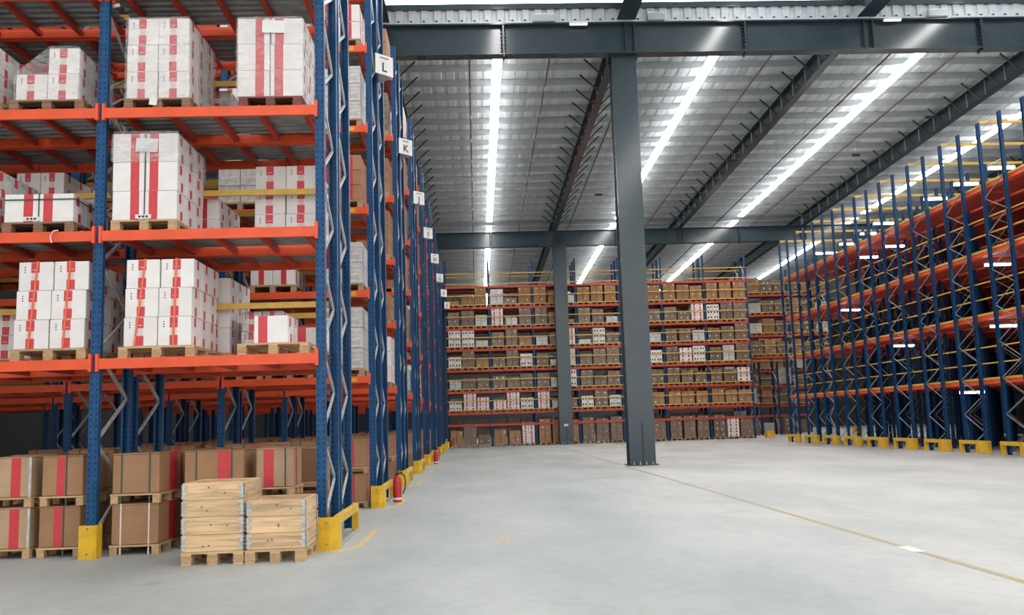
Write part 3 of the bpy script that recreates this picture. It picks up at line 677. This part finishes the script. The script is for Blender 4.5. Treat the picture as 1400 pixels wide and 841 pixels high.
# ---- brown pallet boxes on the ground of the nearest row
def pallet_box(X0, Y, Z, w, d, hb, label, stripe=None, sside=None, straps=(), strapmat=None, mat=None, metal=False, hp=.12, group='brown pallet boxes on the ground'):
    """cardboard sleeve on a small pallet; X0 left edge; stripe = (x0,x1) fraction of the front"""
    t = thing('pallet_box', label, 'box', (X0, Y, Z), group)
    m = mat or M_brown
    k = (round(w, 3), round(d, 3), round(hb, 3), m.name)
    body = obj('sleeve', cached(('pbx', k), lambda: MB().cbox(0, w, 0, d, hp + .004, hp + hb - .014, .008).mesh('sleeve', m)), t)
    obj('lid', cached(('pbl_', k), lambda: MB().cbox(-.006, w + .006, -.006, d + .006, hp + hb - .014, hp + hb, .003).mesh('lid', m)), t)
    obj('deck', cached(('pbd', k[:2]), lambda: MB().box(-.02, w + .02, -.02, d + .02, hp - .022, hp).mesh('deck', M_wood)), t)
    for x in (-.015, w - .075):
        for y in (-.015, d / 2 - .045, d - .075):
            obj('block', cached('pbk', lambda: MB().cbox(0, .09, 0, .09, 0, .098, .003).mesh('block', M_woodz)), t, (x, y, 0))
    if stripe:
        obj('red_stripe', cached(('pst', k, stripe), lambda: MB().box(w * stripe[0], w * stripe[1], -.003, .002, hp + .006, hp + hb - .016).mesh('red_stripe', M_tape)), t)
    if sside:
        obj('red_stripe', cached(('pss', k, sside), lambda: MB().box(w - .002, w + .003, d * sside[0], d * sside[1], hp + .006, hp + hb - .016).mesh('red_stripe', M_tape)), t)
    for s in straps:
        obj('strap', cached(('pstr', k, s, (strapmat or M_strap_g).name), lambda: MB().box(w * s - .009, w * s + .009, -.009, -.006, 0.0, hp + hb).box(w * s - .009, w * s + .009, -.009, d + .01, hp + hb + .001, hp + hb + .004).mesh('strap', strapmat or M_strap_g)), t)
    if metal:
        obj('edge_angle', cached(('pea', k), lambda: MB().box(w - .03, w + .004, -.005, -.001, hp, hp + hb - .014).mesh('edge_angle', M_galv)), t)
    return t
GY = 11.66
M_pale = paint('pale brown carton board', (.50, .34, .21), .8, var=.07, scale=3, rnd=.05)
for lv, nm in ((0, 'lower'), (1, 'upper')):
    z = lv * .625
    pallet_box(-6.07, GY, z, .47 + .02, .75, .50, nm + ' pale box with red stripe and metal edge at the left photo edge', (.50, .74), None, (), None, M_pale, True)
    pallet_box(-5.465 + lv * .02, GY, z, .50, .75, .50, nm + ' brown box with red stripe just left of the blue post', (.36, .56), None, (.6,), M_strap_g)
    pallet_box(-4.58, GY, z, .575, .85, .50, nm + ' plain brown box right of the blue post', None, (.45, .8), (.2, .8), M_strap_w if lv == 0 else M_strap_g)
    pallet_box(-3.80, 12.0, z, .76, .80, .50, nm + ' brown box with off-centre red stripe behind the crates', (.56, .78), None, (.2, .8), M_strap_g)
    pallet_box(-2.88, 12.0, z, .47, .60, .50, nm + ' pale brown box with red stripe beside the end frame', (.2, .48), (.3, .45), (.8,), M_strap_g, M_pale)
    for q, x in enumerate((-7.3, -6.5, -5.72, -4.9, -4.15, -3.45, -2.75)):
        pallet_box(x, 13.0, z, .62, .85, .50 if lv == 0 else .46 + .04 * (q % 3), f'{nm} brown box, {ORD[q]} from the left in the rear ground row', (.4, .62) if q % 2 else None, (.4, .6), (.25,), None, None, False, .12, 'rear ground row of brown boxes')

# ---- pallet collar crates in front
def collar_crate(X0, X1, Y0, Y1, n, label, ch=.192):
    t = thing('collar_crate', label, 'crate', (X0, Y0, .146))
    w, d = X1 - X0, Y1 - Y0; T = .022
    for i in range(n):
        z0 = i * ch; z1 = z0 + ch - .004
        o_ = random.uniform(-.003, .003)
        for nm, bx_ in (('front_plank', (.003, w - .003, o_, T + o_)), ('rear_plank', (.003, w - .003, d - T, d)), ('left_plank', (o_, T + o_, T + .003, d - T - .003)), ('right_plank', (w - T + o_, w + o_, T + .003, d - T - .003))):
            obj(nm, MB().cbox(*bx_, z0, z1, .003).mesh(nm, M_crate if 'front' in nm or 'rear' in nm else M_cratey), t)
        for cx in (0, 1):
            for cyy in (0, 1):
                b = MB(); sx = 1 if cx == 0 else -1; sy_ = 1 if cyy == 0 else -1
                X = 0 if cx == 0 else w; Yc = 0 if cyy == 0 else d
                b.box(min(X - sx * .006, X + sx * .03), max(X - sx * .006, X + sx * .03), min(Yc - sy_ * .006, Yc - sy_ * .001), max(Yc - sy_ * .006, Yc - sy_ * .001), z0 + .012, z1 - .012)
                b.box(min(X - sx * .006, X - sx * .001), max(X - sx * .006, X - sx * .001), min(Yc - sy_ * .006, Yc + sy_ * .03), max(Yc - sy_ * .006, Yc + sy_ * .03), z0 + .012, z1 - .012)
                for q in range(4):
                    zz = z0 + .016 + q * .042
                    xa, xb = sorted((X + sx * .004, X + sx * (.058 if q % 2 else .04))); ya, yb = sorted((Yc - sy_ * .013, Yc - sy_ * .006))
                    b.box(xa, xb, ya, yb, zz, zz + .026)
                    ya, yb = sorted((Yc + sy_ * .004, Yc + sy_ * (.058 if q % 2 else .04))); xa, xb = sorted((X - sx * .013, X - sx * .006))
                    b.box(xa, xb, ya, yb, zz, zz + .026)
                obj('corner_hinge', b.mesh('corner_hinge', M_galv), t)
        rk = random.Random(i * 7 + n)
        for q in range(2):
            kx, kz = rk.uniform(.15, w - .15), z0 + rk.uniform(.05, .14)
            obj('knot', cached('knot', lambda: MB().prism([(.014 * math.cos(a * math.pi / 5), .010 * math.sin(a * math.pi / 5)) for a in range(10)], 'y', -.001, .004).mesh('knot', M_woodd)), t, (kx, o_, kz))
    return t
M_cratey = wood('crate pine side plank', (.78, .54, .31), .6, 1, .6)
pallet(-3.015, 10.53, 0, 'wooden pallet under the taller left collar crate', .70, .88, (M_wood, M_woodz))
collar_crate(-3.36, -2.672, 10.54, 11.34, 4, 'taller pine collar crate, four boards high, standing left')
pallet(-2.315, 10.53, 0, 'wooden pallet under the lower right collar crate', .68, .88, (M_wood, M_woodz))
collar_crate(-2.634, -1.975, 10.54, 11.30, 3, 'lower pine collar crate, three boards high, beside the yellow guard', .184)

# ------------------------------------------------------------------ unit loads on the farther racks
M_fpal = wood('far pallet wood', (.50, .33, .19))
def load_meshes(kind, nx, ny, nz, w, d, h, seed):
    key = ('load', kind, nx, ny, nz, round(w, 3), round(h, 3), seed)
    def mk():
        rd = random.Random(seed * 31 + nx + nz)
        mat = {'b': M_brown, 'g': M_brown2, 'o': M_orangebox, 'w': M_white, 'r': M_white, 'x': M_whitewrap, 's': M_brown, 'l': M_brown2}[kind]
        b = MB(); tp = MB(); g = .008
        for i in range(nx):
            for k in range(nz):
                ex = rd.uniform(-.006, .006)
                for j in range(ny):
                    x0, y0, z0 = -nx * w / 2 + i * w + ex, j * d, .145 + k * h
                    b.box(x0 + g, x0 + w - g, y0 + g + rd.uniform(0, .02), y0 + d - g, z0 + .002, z0 + h - g)
                    if j == 0:
                        yy = y0 + g - .012
                        if kind == 'r':
                            tp.box(x0 + w * .36, x0 + w * .62, yy, yy + .02, z0 + h * .1, z0 + h * .42, 0); tp.box(x0 + w * .36, x0 + w * .62, yy, yy + .02, z0 + h * .62, z0 + h * .95, 0)
                        elif kind == 'w':
                            tp.box(x0 + w * .2, x0 + w * .4, yy, yy + .02, z0 + h * .3, z0 + h * .65, 1)
                            tp.box(x0 + w * .62, x0 + w * .8, yy, yy + .02, z0 + h * .3, z0 + h * .65, 1)
                        elif kind in 'ogx' and rd.random() < .55:
                            q = rd.uniform(.1, .7); tp.box(x0 + w * q, x0 + w * (q + .15), yy, yy + .02, z0 + h * .62, z0 + h * .82, 2)
                        elif kind == 's':
                            tp.box(x0 + w * .38, x0 + w * .62, yy, yy + .02, z0 + .005, z0 + h - .01, 0)
                        elif kind == 'l' or (kind == 'b' and rd.random() < .35):
                            q = rd.uniform(.1, .6); z9 = rd.uniform(.2, .6); tp.box(x0 + w * q, x0 + w * (q + .2), yy, yy + .02, z0 + h * z9, z0 + h * (z9 + .22), 2)
                    if i == nx - 1 and kind in 'rs':
                        tp.box(x0 + w - g, x0 + w - g + .008, y0 + d * .35, y0 + d * .6, z0 + h * .15, z0 + h * .85, 0)
        W_ = nx * w; D_ = ny * d; p = MB()
        p.box(-W_ / 2 - .02, W_ / 2 + .02, -.01, D_ + .02, .115, .142)
        for x in (-W_ / 2 + .03, 0, W_ / 2 - .03):
            for y in (.0, D_ / 2 - .05, D_ - .1): p.box(x - .05, x + .05, y, y + .1, .02, .115)
            p.box(x - .05, x + .05, 0, D_, 0, .02)
        return b.mesh('cartons', mat), (tp.mesh('markings', M_tape, M_ink, M_label) if tp.v else None), p.mesh('pallet', M_fpal)
    return cached(key, mk)
LW = {'b': 'brown carton load', 'g': 'dull brown film-wrapped load', 'o': 'warm brown carton load with pale labels', 'w': 'white carton load with dark marks', 'r': 'white carton load with red tape', 'x': 'white film-wrapped load', 's': 'brown carton load with red stripes', 'l': 'brown load with pale labels'}
def unit_load(X, Y, Z, kind, label, group, nx=2, ny=3, nz=3, w=.42, d=.38, h=.35, seed=0, indiv=False):
    cm, tm, pm_ = load_meshes(kind, nx, ny, nz, w, d, h, seed)
    t = thing('pallet_load', LW[kind] + label, 'pallet load', (X, Y, Z), group)
    obj('pallet', pm_, t)
    if indiv:        # near enough to tell the cartons apart: each one a part, its tape or label a sub-part
        mat = {'b': M_brown, 'g': M_brown2, 'o': M_orangebox, 'w': M_white, 'r': M_white, 'x': M_whitewrap, 's': M_brown, 'l': M_brown2}[kind]
        cmesh = cached(('icar', w, d, h, mat.name), lambda: MB().cbox(.006, w - .006, .006, d - .006, .002, h - .006, .006).mesh('carton', mat))
        tmat = M_tape if kind in 'rs' else M_label
        for i in range(nx):
            for k in range(nz):
                for j in range(ny):
                    c = obj('carton', cmesh, t, (-nx * w / 2 + i * w, j * d, .145 + k * h))
                    if kind in 'rs' and j == 0: obj('tape', cached(('it', w, h), lambda: MB().box(w * .38, w * .62, -.001, .008, .01, h - .014).mesh('tape', M_tape)), c, (0, .003, 0))
                    if kind in 'rs' and i == nx - 1: obj('tape', cached(('its', w, d, h), lambda: MB().box(w - .008, w - .003, d * .35, d * .6, h * .1, h * .9).mesh('tape', M_tape)), c)
                    if kind in 'glo' and j == 0 and (i + k) % 2: obj('paper_label', cached(('il', w, h), lambda: MB().box(w * .3, w * .52, .001, .008, h * .55, h * .8).mesh('paper_label', M_label)), c)
        return t
    o = obj('cartons', cm, t); o['kind'] = 'stuff'
    if tm: o = obj('markings', tm, t); o['kind'] = 'stuff'
    return t
SH = ['first', 'second', 'third', 'fourth', 'fifth', 'sixth']
# left rows behind the nearest one: loads seen between the rows
rd = random.Random(3)
row1 = {0: ('x', 3, .39), 1: ('x', 2, .40), 2: ('s', 3, .30), 3: ('x', 3, .36), 4: ('r', 2, .36)}
for i in range(1, 9):
    for li in range(6 if i > 1 else 5):
        kind, nz, h = row1[li] if i == 1 else (rd.choice('bbglosrx'), rd.choice((2, 3, 3)), rd.choice((.3, .34, .38)))
        unit_load(-2.53, ROWS[i] - .02, LV[li], kind, f' at the aisle end, {SH[li]} shelf, row {LET[i]}', 'loads at the aisle ends of the left rows', 2, 3, nz, .42, .375, h, i % 3, i <= 3)
        if i <= 3:
            for s, x in ((0, -3.48), (1, -4.42)) if i == 1 else ((0, -3.48),):
                if rd.random() < .8 or (i == 1 and li == 1):
                    k2 = 'r' if (i == 1 and li == 1 and s == 0) else rd.choice('bbglsrx')
                    unit_load(x if not (i == 1 and li == 1 and s == 0) else -3.8, ROWS[i] - .02, LV[li], k2, f' {"second" if s == 0 else "third"} from the aisle end, {SH[li]} shelf, row {LET[i]}', 'loads in the left rows', 2, 3, 1 if (i == 1 and li == 1) else rd.choice((2, 3)), .42, .375, .33, i % 3, True) if not (i == 1 and li == 1 and s == 1) else None
        if i <= 4 and rd.random() < .6:
            unit_load(-2.53, ROWS[i] + FD + .17, LV[li], rd.choice('bgls'), f' on the rear run, {SH[li]} shelf, row {LET[i]}', 'rear run loads of the left rows', 2, 3, rd.choice((2, 3)), .42, .375, .33, i % 3, i <= 3)
    for lv in (0, 1):
        pallet_box(-2.66, ROWS[i] + .06, lv * .625, .60, .85, .50, ('lower' if lv == 0 else 'upper') + f' brown box at the aisle end of row {LET[i]}', (.4, .6) if i % 2 else None, (.3, .55), (.25,), None, None, False, .12, 'brown boxes at the aisle ends')
        if True:
            for q in range(7 if i < 4 else 4):
                pallet_box(-3.45 - q * .8, ROWS[i] + .06, lv * .625, .62, .85, .50, ('lower' if lv == 0 else 'upper') + f' brown box, {ORD[q + 1]} from the aisle, ground of row {LET[i]}', (.4, .6) if q % 2 else None, None, (.25,), None, None, False, .12, 'ground boxes in the left rows')

# ------------------------------------------------------------------ back racks
FLV = [2.16, 3.50, 4.86, 6.19, 7.53, 8.89, 10.25]
FX0 = .96; FY = 57.55
M_fbeam = paint('shaded far beam paint', (.54, .07, .04), .45, var=.08, scale=3)  # beam orange with the dimmer light of the far end put into the colour
def back_rack(label, xs, Y, levels, top, low=1.42, tops=True):
    t = thing('pallet_rack', label, 'rack', (xs[0], Y, 0), 'back racks')
    um = upright_mesh(top, M_blue2, 'f'); D = 1.1
    for x in xs:
        obj('upright', um, t, (x - xs[0], 0, 0)); obj('upright', um, t, (x - xs[0], D, 0), (0, 0, math.pi))
        z = .3; u = True
        if x == xs[-1] or x == xs[0]:
            while z + .85 < top: obj('brace', brace_mesh(D, .85, u), t, (x - xs[0], 0, z)); z += .85; u = not u
    for a, c in zip(xs, xs[1:]):
        L = c - a - .12
        for z in ([low] if low else []) + levels:
            obj('beam', cached(('fb', round(L, 2)), lambda: MB().box(0, L, -.05, 0, -.14, 0).box(-.04, 0, -.06, .0, -.18, .05).box(L, L + .04, -.06, 0, -.18, .05).mesh('beam', M_fbeam)), t, (a - xs[0] + .06, 0, z))
            obj('beam', cached(('fb', round(L, 2)), None), t, (a - xs[0] + .06, D + .05, z))
            if z != low:
                obj('guard_bar', cached(('fg', round(L, 2)), lambda: MB().box(0, L + .1, -.03, .0, -.03, .03).mesh('guard_bar', M_ybar)), t, (a - xs[0] + .01, -.07, z + (.72 if z < 10 else .80)))
                obj('guard_bar', cached(('fg', round(L, 2)), None), t, (a - xs[0] + .01, -.06, z + .135))
                obj('deck', cached(('fd', round(L, 2)), lambda: MB().box(0, L, .02, D, -.04, -.01).mesh('deck', M_deck)), t, (a - xs[0] + .06, 0, z))
    return t
xsA = [FX0 + BAY * i for i in range(-1, 8 - 1)]
back_rack('wide red and blue back rack full of pallet loads across the far end', xsA, FY, FLV, 11.9)
# what stands on every shelf, three places to a bay, read off the photograph as far as it can be told
PLAN = [  # floor, then shelf 1..6; letter = kind of load, number = its height in decimetres
    'b9 g13 g6  b9 b8 r13  b15 b14 b14  g15 g14 g15  g14 r13 g13  g14 g14 g14  l14 r12 g11',
    'w6 r11 r8  r6 r12 w7  r12 x5 g6  w7 l11 w7  g7 r8 b8  b8 b8 b8  b9 b8 b8',
    'x6 g7 g7  l8 g7 g9  g9 x6 w12  g10 g6 g9  g8 x7 g9  g10 g8 l7  g8 g8 r9',
    'w7 g11 b6  l6 g11 w8  g8 x4 x11  g7 g10 g11  x7 g9 w8  g10 r9 w10  g9 x10 g11',
    'w11 w11 x4  g9 g11 b6  x6 g8 r11  x3 w10 g7  g9 b7 x6  g8 g8 x7  g8 g9 g12',
    'g9 g10 x7  r13 x5 g11  g12 g8 b3  g10 g9 x4  x6 g9 g8  g9 l6 r13  w10 g11 g12',
    'o3 o7 o11  x10 l4 o12  o11 o8 x5  o10 o11 o11  o9 o11 o10  o11 o10 o9  o11 o12 o11']
HEI = {'b': (.33, 3), 'g': (.42, 2), 'l': (.42, 2), 'o': (.33, 3), 'w': (.45, 2), 'r': (.33, 3), 'x': (.34, 2)}
for li, row in enumerate(PLAN):
    z = 0 if li == 0 else FLV[li - 1]
    for q, tok in enumerate(row.split()):
        bi, si = divmod(q, 3)
        ch, H = tok[0], int(tok[1:]) / 10
        if li > 0: H = min(H, 1.08)
        n = max(1, round(H / .36)); rr = random.Random(li * 97 + q * 13)
        X = xsA[bi] + .52 + si * .885 + rr.uniform(-.025, .025)
        unit_load(X, FY - .03, z, ch, f', {"floor level" if li == 0 else SH[li - 1] + " shelf"}, {ORD[bi]} bay place {["left", "middle", "right"][si]}, back rack', 'loads of the back rack', 2, 2, n, rr.choice((.37, .39, .405)), .5, round(H / n, 3), si)
back_rack('rear run of the wide back rack, seen through its gaps', xsA, FY + 1.35, FLV, 11.9)
def joined_loads(label, spots):
    """loads half hidden behind other racks: real cartons and pallets, past the count one can tell apart, joined into one object"""
    ms = [M_brown, M_brown2, M_whitewrap, M_fpal]; b = MB()
    for X, Y, Z, ch, n, h in spots:
        mi = {'b': 0, 'g': 1, 'l': 1, 'x': 2}[ch]
        for i in range(2):
            for k in range(n): b.box(X - .4 + i * .4 + .008, X + i * .4 - .008, Y, Y + 1.0, Z + .147 + k * h, Z + .139 + (k + 1) * h, mi)
        b.box(X - .42, X + .42, Y - .01, Y + 1.02, Z + .115, Z + .142, 3)
        for x in (-.37, 0, .37): b.box(X + x - .05, X + x + .05, Y, Y + 1.0, Z, Z + .115, 3)
    o = tag(obj('stored_loads', b.mesh('stored_loads', *ms)), label, 'pallet loads'); o['kind'] = 'stuff'
rz = random.Random(11); spots = []
for li in range(7):
    for bi in range(len(xsA) - 1):
        for si in range(3):
            if rz.random() < (.95 if li < 2 else .75):
                spots.append((xsA[bi] + .52 + si * .885, FY + 1.4, ([0] + FLV)[li], rz.choice('gbglgx'), 4 if li == 0 else 2, .40))
joined_loads('dim carton loads half hidden on the rear run of the back rack', spots)
# rack set farther back at the right, over a passage
xsB = [18.7, 21.5, 24.3]
t = back_rack('red and blue back rack set farther back over a dark passage', xsB, 60.6, [5.4, 6.85, 8.25, 9.65], 11.3, None)
for li, row in enumerate(['gbg bgl', 'xog blx', 'xgg bgx', 'blg gog']):
    for bi, s in enumerate(row.split()):
        for si, ch in enumerate(s):
            h, n = HEI[ch]
            unit_load(xsB[bi] + .52 + si * .885, 60.57, [5.4, 6.85, 8.25, 9.65][li], ch, f', {SH[li]} shelf, {ORD[bi]} bay place {["left", "middle", "right"][si]}, set-back rack', 'loads of the set-back rack', 2, 2, n, .4, .5, h, si)
for xs_, w_ in (([18.95, 20.35], 'left'), ([21.7, 23.1], 'right')):
    back_rack('narrow rack bay at the ' + w_ + ' side of the dark passage', xs_, 64.2, FLV[:2], 5.2)
    for li, ch in enumerate('gxg' if w_ == 'left' else 'lgx'):
        unit_load(xs_[0] + .7, 64.17, ([0] + FLV)[li], ch, f', {"floor level" if li == 0 else SH[li - 1] + " shelf"}, narrow {w_} bay of the passage', 'loads in the passage bays', 2, 2, 3, .45, .5, .36, li)
xsC = [14.5, 17.3, 20.1, 22.9, 25.7]
back_rack('distant rack seen through the dark passage', xsC, 69.0, FLV[:5], 9.6)
spots = []
for bi in range(4):
    for li in range(5):
        for si, ch in enumerate(random.Random(bi * 5 + li).sample('gblxgb', 3)):
            h, n = HEI[ch]; spots.append((xsC[bi] + .52 + si * .885, 68.97, ([0] + FLV)[li], ch, n, h))
joined_loads('dim carton loads on the distant rack beyond the dark passage', spots)
for X, w in ((18.45, 'left'), (24.2, 'right')):
    t = thing('corner_guard', 'yellow corner guard at the ' + w + ' side of the dark passage', 'guard', (X, 57.3, 0))
    obj('angle', MB().prism([(0, 0), (.45, 0), (.45, .05), (.05, .05), (.05, .6), (0, .6)], 'z', 0, .42).mesh('angle', M_yellow), t)
    obj('foot', MB().box(-.04, .49, -.04, .1, 0, .02).mesh('foot', M_yellow), t)

# ------------------------------------------------------------------ drive-in racking on the right
RX = 16.456; RS = 2.418; RY0 = 44.708; RFD = 1.2
RL = [2.39, 4.46, 6.50, 8.61]
RTOP = 10.6
N0, N1 = -1, 11
LINEW = ['front line facing the open floor', 'second line from the open floor', 'third line from the open floor', 'fourth line from the open floor', 'fifth line from the open floor', 'sixth line from the open floor', 'seventh line from the open floor', 'last line with a blue back wall']
def rup(h): return upright_mesh(h, M_blue2, 'r')
yA, yB = RY0 - RS * N0 + .1, RY0 - RS * (N1 - 1) - 1.8
for k in range(8):
    X = RX + 1.5 * k
    t = thing('drive_in_rack', 'blue drive-in racking with red rails, ' + LINEW[k], 'rack', (X, 0, 0), 'drive-in racking lines')
    for i in range(N0, N1):
        y = RY0 - RS * i - .2
        h = RTOP if k % 2 == 0 else 9.6
        obj('upright', rup(h), t, (0, y, 0), (0, 0, math.pi / 2)); obj('upright', rup(h), t, (0, y - RFD, 0), (0, 0, math.pi / 2))
        if k <= 2:
            z = .12; u = True
            while z + .57 < 9.2:
                obj('brace', cached(('rbr', u), lambda: MB().bar((-.045, -.02 if u else -RFD + .02, 0), (-.045, -RFD + .02 if u else -.02, .57), .016, .03, ref=(1, 0, 0)).mesh('brace', M_bracer)), t, (0, y, z)); z += .57; u = not u
        if k in (0, 2) and i < 9:
            obj('tie_beam', cached('rtie', lambda: MB().box(0, 2.95, -.04, .04, -.09, 0).mesh('tie_beam', M_ybar)), t, (0.02, y, RTOP + .09))
            obj('tie_rod', cached('rrod', lambda: MB().tube([(0, 0, 0), (0, -RFD, 0)], .02, 6).mesh('tie_rod', M_galv)), t, (0, y, RTOP - .1))
    L0, L1 = yB, yA
    n = 6; seg = (L1 - L0) / n
    for z in RL:
        for q in range(n):
            obj('rail', cached(('rrl', round(seg, 3), k == 0), lambda: MB().prism([(.06, 0), (.06, -.13), (.30, -.13), (.30, -.11), (.08, -.11), (.08, 0)], 'y', .01, seg - .01).mesh('rail', M_orange if k == 0 else M_red)), t, (0, L0 + q * seg, z - .03))  # inner rails get a darker red, the shade inside put into the colour
            obj('deck_panel', cached(('rsp', round(seg, 3)), lambda: MB().box(.10, 1.42, .02, seg - .02, -.13, -.11).mesh('deck_panel', M_red)), t, (0, L0 + q * seg, z)) if k < 7 else None  # panels behind the front line are added to keep the interior dark
            obj('bounce_sheet', cached(('rds', round(seg, 3)), lambda: MB().box(.10, 1.42, .02, seg - .02, -.108, -.10).mesh('bounce_sheet', M_galv)), t, (0, L0 + q * seg, z)) if k < 7 else None  # grey sheet added on the panels so light bounces up neutral, not red
            if k < 3: obj('edge_bar', cached(('reb', round(seg, 3)), lambda: MB().box(.03, .06, 0, seg, -.03, .04).mesh('edge_bar', M_ybar)), t, (0, L0 + q * seg, z))
            if k < 1:
                for dz in (.50, 1.02):
                    if z < 8.6: obj('edge_bar', cached(('reb2', round(seg, 3)), lambda: MB().box(.035, .06, 0, seg, -.02, .02).mesh('edge_bar', M_ybar)), t, (0, L0 + q * seg, z + dz))
    if k == 7:
        for q in range(n): obj('end_panel', cached(('rep', round(seg, 3)), lambda: MB().box(.2, .23, .01, seg - .01, .1, 9.0).mesh('end_panel', M_blue2)), t, (0, L0 + q * seg, 0))
# yellow guards along the front line
for j, i in enumerate(range(N0, N1)):
    y1 = RY0 - RS * i
    t = thing('end_guard', f'yellow guard at the foot of the right racking, {ORD[j]} from the far end', 'guard', (RX - .19, y1, 0), 'yellow guards of the right racking')
    obj('shield', cached('rgs', lambda: MB().cbox(-.02, .095, -1.75, -1.0, 0, .42, .01).mesh('shield', M_yellow)), t)
    obj('rail', cached('rgr', lambda: MB().box(-.02, .08, -1.0, 0, .30, .42).mesh('rail', M_yellow)), t)
    obj('leg', cached('rgl', lambda: MB().box(-.02, .08, -.14, 0, 0, .30).mesh('leg', M_yellow)), t)
# light tubes hung inside the racking
TUB = [(17.3, 27.96, 9.21), (17.3, 30.09, 9.24), (17.3, 32.22, 9.25), (17.3, 36.55, 9.28), (17.3, 35.81, 8.16), (17.3, 38.26, 8.16), (17.3, 28.7, 6.14), (17.3, 43.38, 9.3), (17.3, 40.52, 6.11), (17.3, 35.73, 4.05), (17.3, 28.72, 4.1), (17.3, 30.98, 2.01), (19, 41.7, 9.9), (19, 44.2, 9.9), (19, 46.7, 9.9)]
LVN = lambda z: 'lowest level' if z < 3 else 'second level' if z < 5 else 'third level' if z < 7 else 'fourth level' if z < 9 else 'top level'
for j, (x, y, z) in enumerate(TUB):
    t = thing('tube_light', f'white tube light hung in the right racking, {LVN(z)}, {ORD[j] if j < 12 else ["third last", "second last", "last"][j - 12]} tube along', 'light', (x, y, z), 'tube lights in the right racking')
    obj('housing', cached('tlh', lambda: MB().box(-.43, .43, -.065, .065, .04, .09).mesh('housing', M_galv)), t); obj('tube', cached('tlt', lambda: MB().box(-.42, .42, -.06, .06, -.03, .04).mesh('tube', M_tube)), t)
    obj('hanger', cached('tlw', lambda: MB().box(-.25, -.24, -.005, .005, .09, .2).box(.24, .25, -.005, .005, .09, .2).mesh('hanger', M_galv)), t)

# ------------------------------------------------------------------ floor marks
ln = tag(obj('floor_line', MB().box(4.575, 4.66, 2, 28.5, 0, .003).box(4.62, 4.70, 29.4, 56, 0, .003).mesh('floor_line', M_line)), 'long thin worn yellow-brown line on the floor beside the column', 'marking')
tag(obj('tape_piece', MB().box(4.54, 4.68, 9.55, 9.95, .003, .005).mesh('tape_piece', M_label)), 'pale patch of tape on the floor line', 'tape')
for dx_ in (0, .085):
    pass
b = MB().box(-.05, -.025, -.16, .16, 0, .003).box(.03, .055, -.16, .16, 0, .003).box(-.10, .10, .16, .20, 0, .003)
tag(obj('floor_mark', b.mesh('floor_mark', M_yellow), None, (0.32, 11.8, 0)), 'tiny yellow tape mark on the open floor', 'marking')
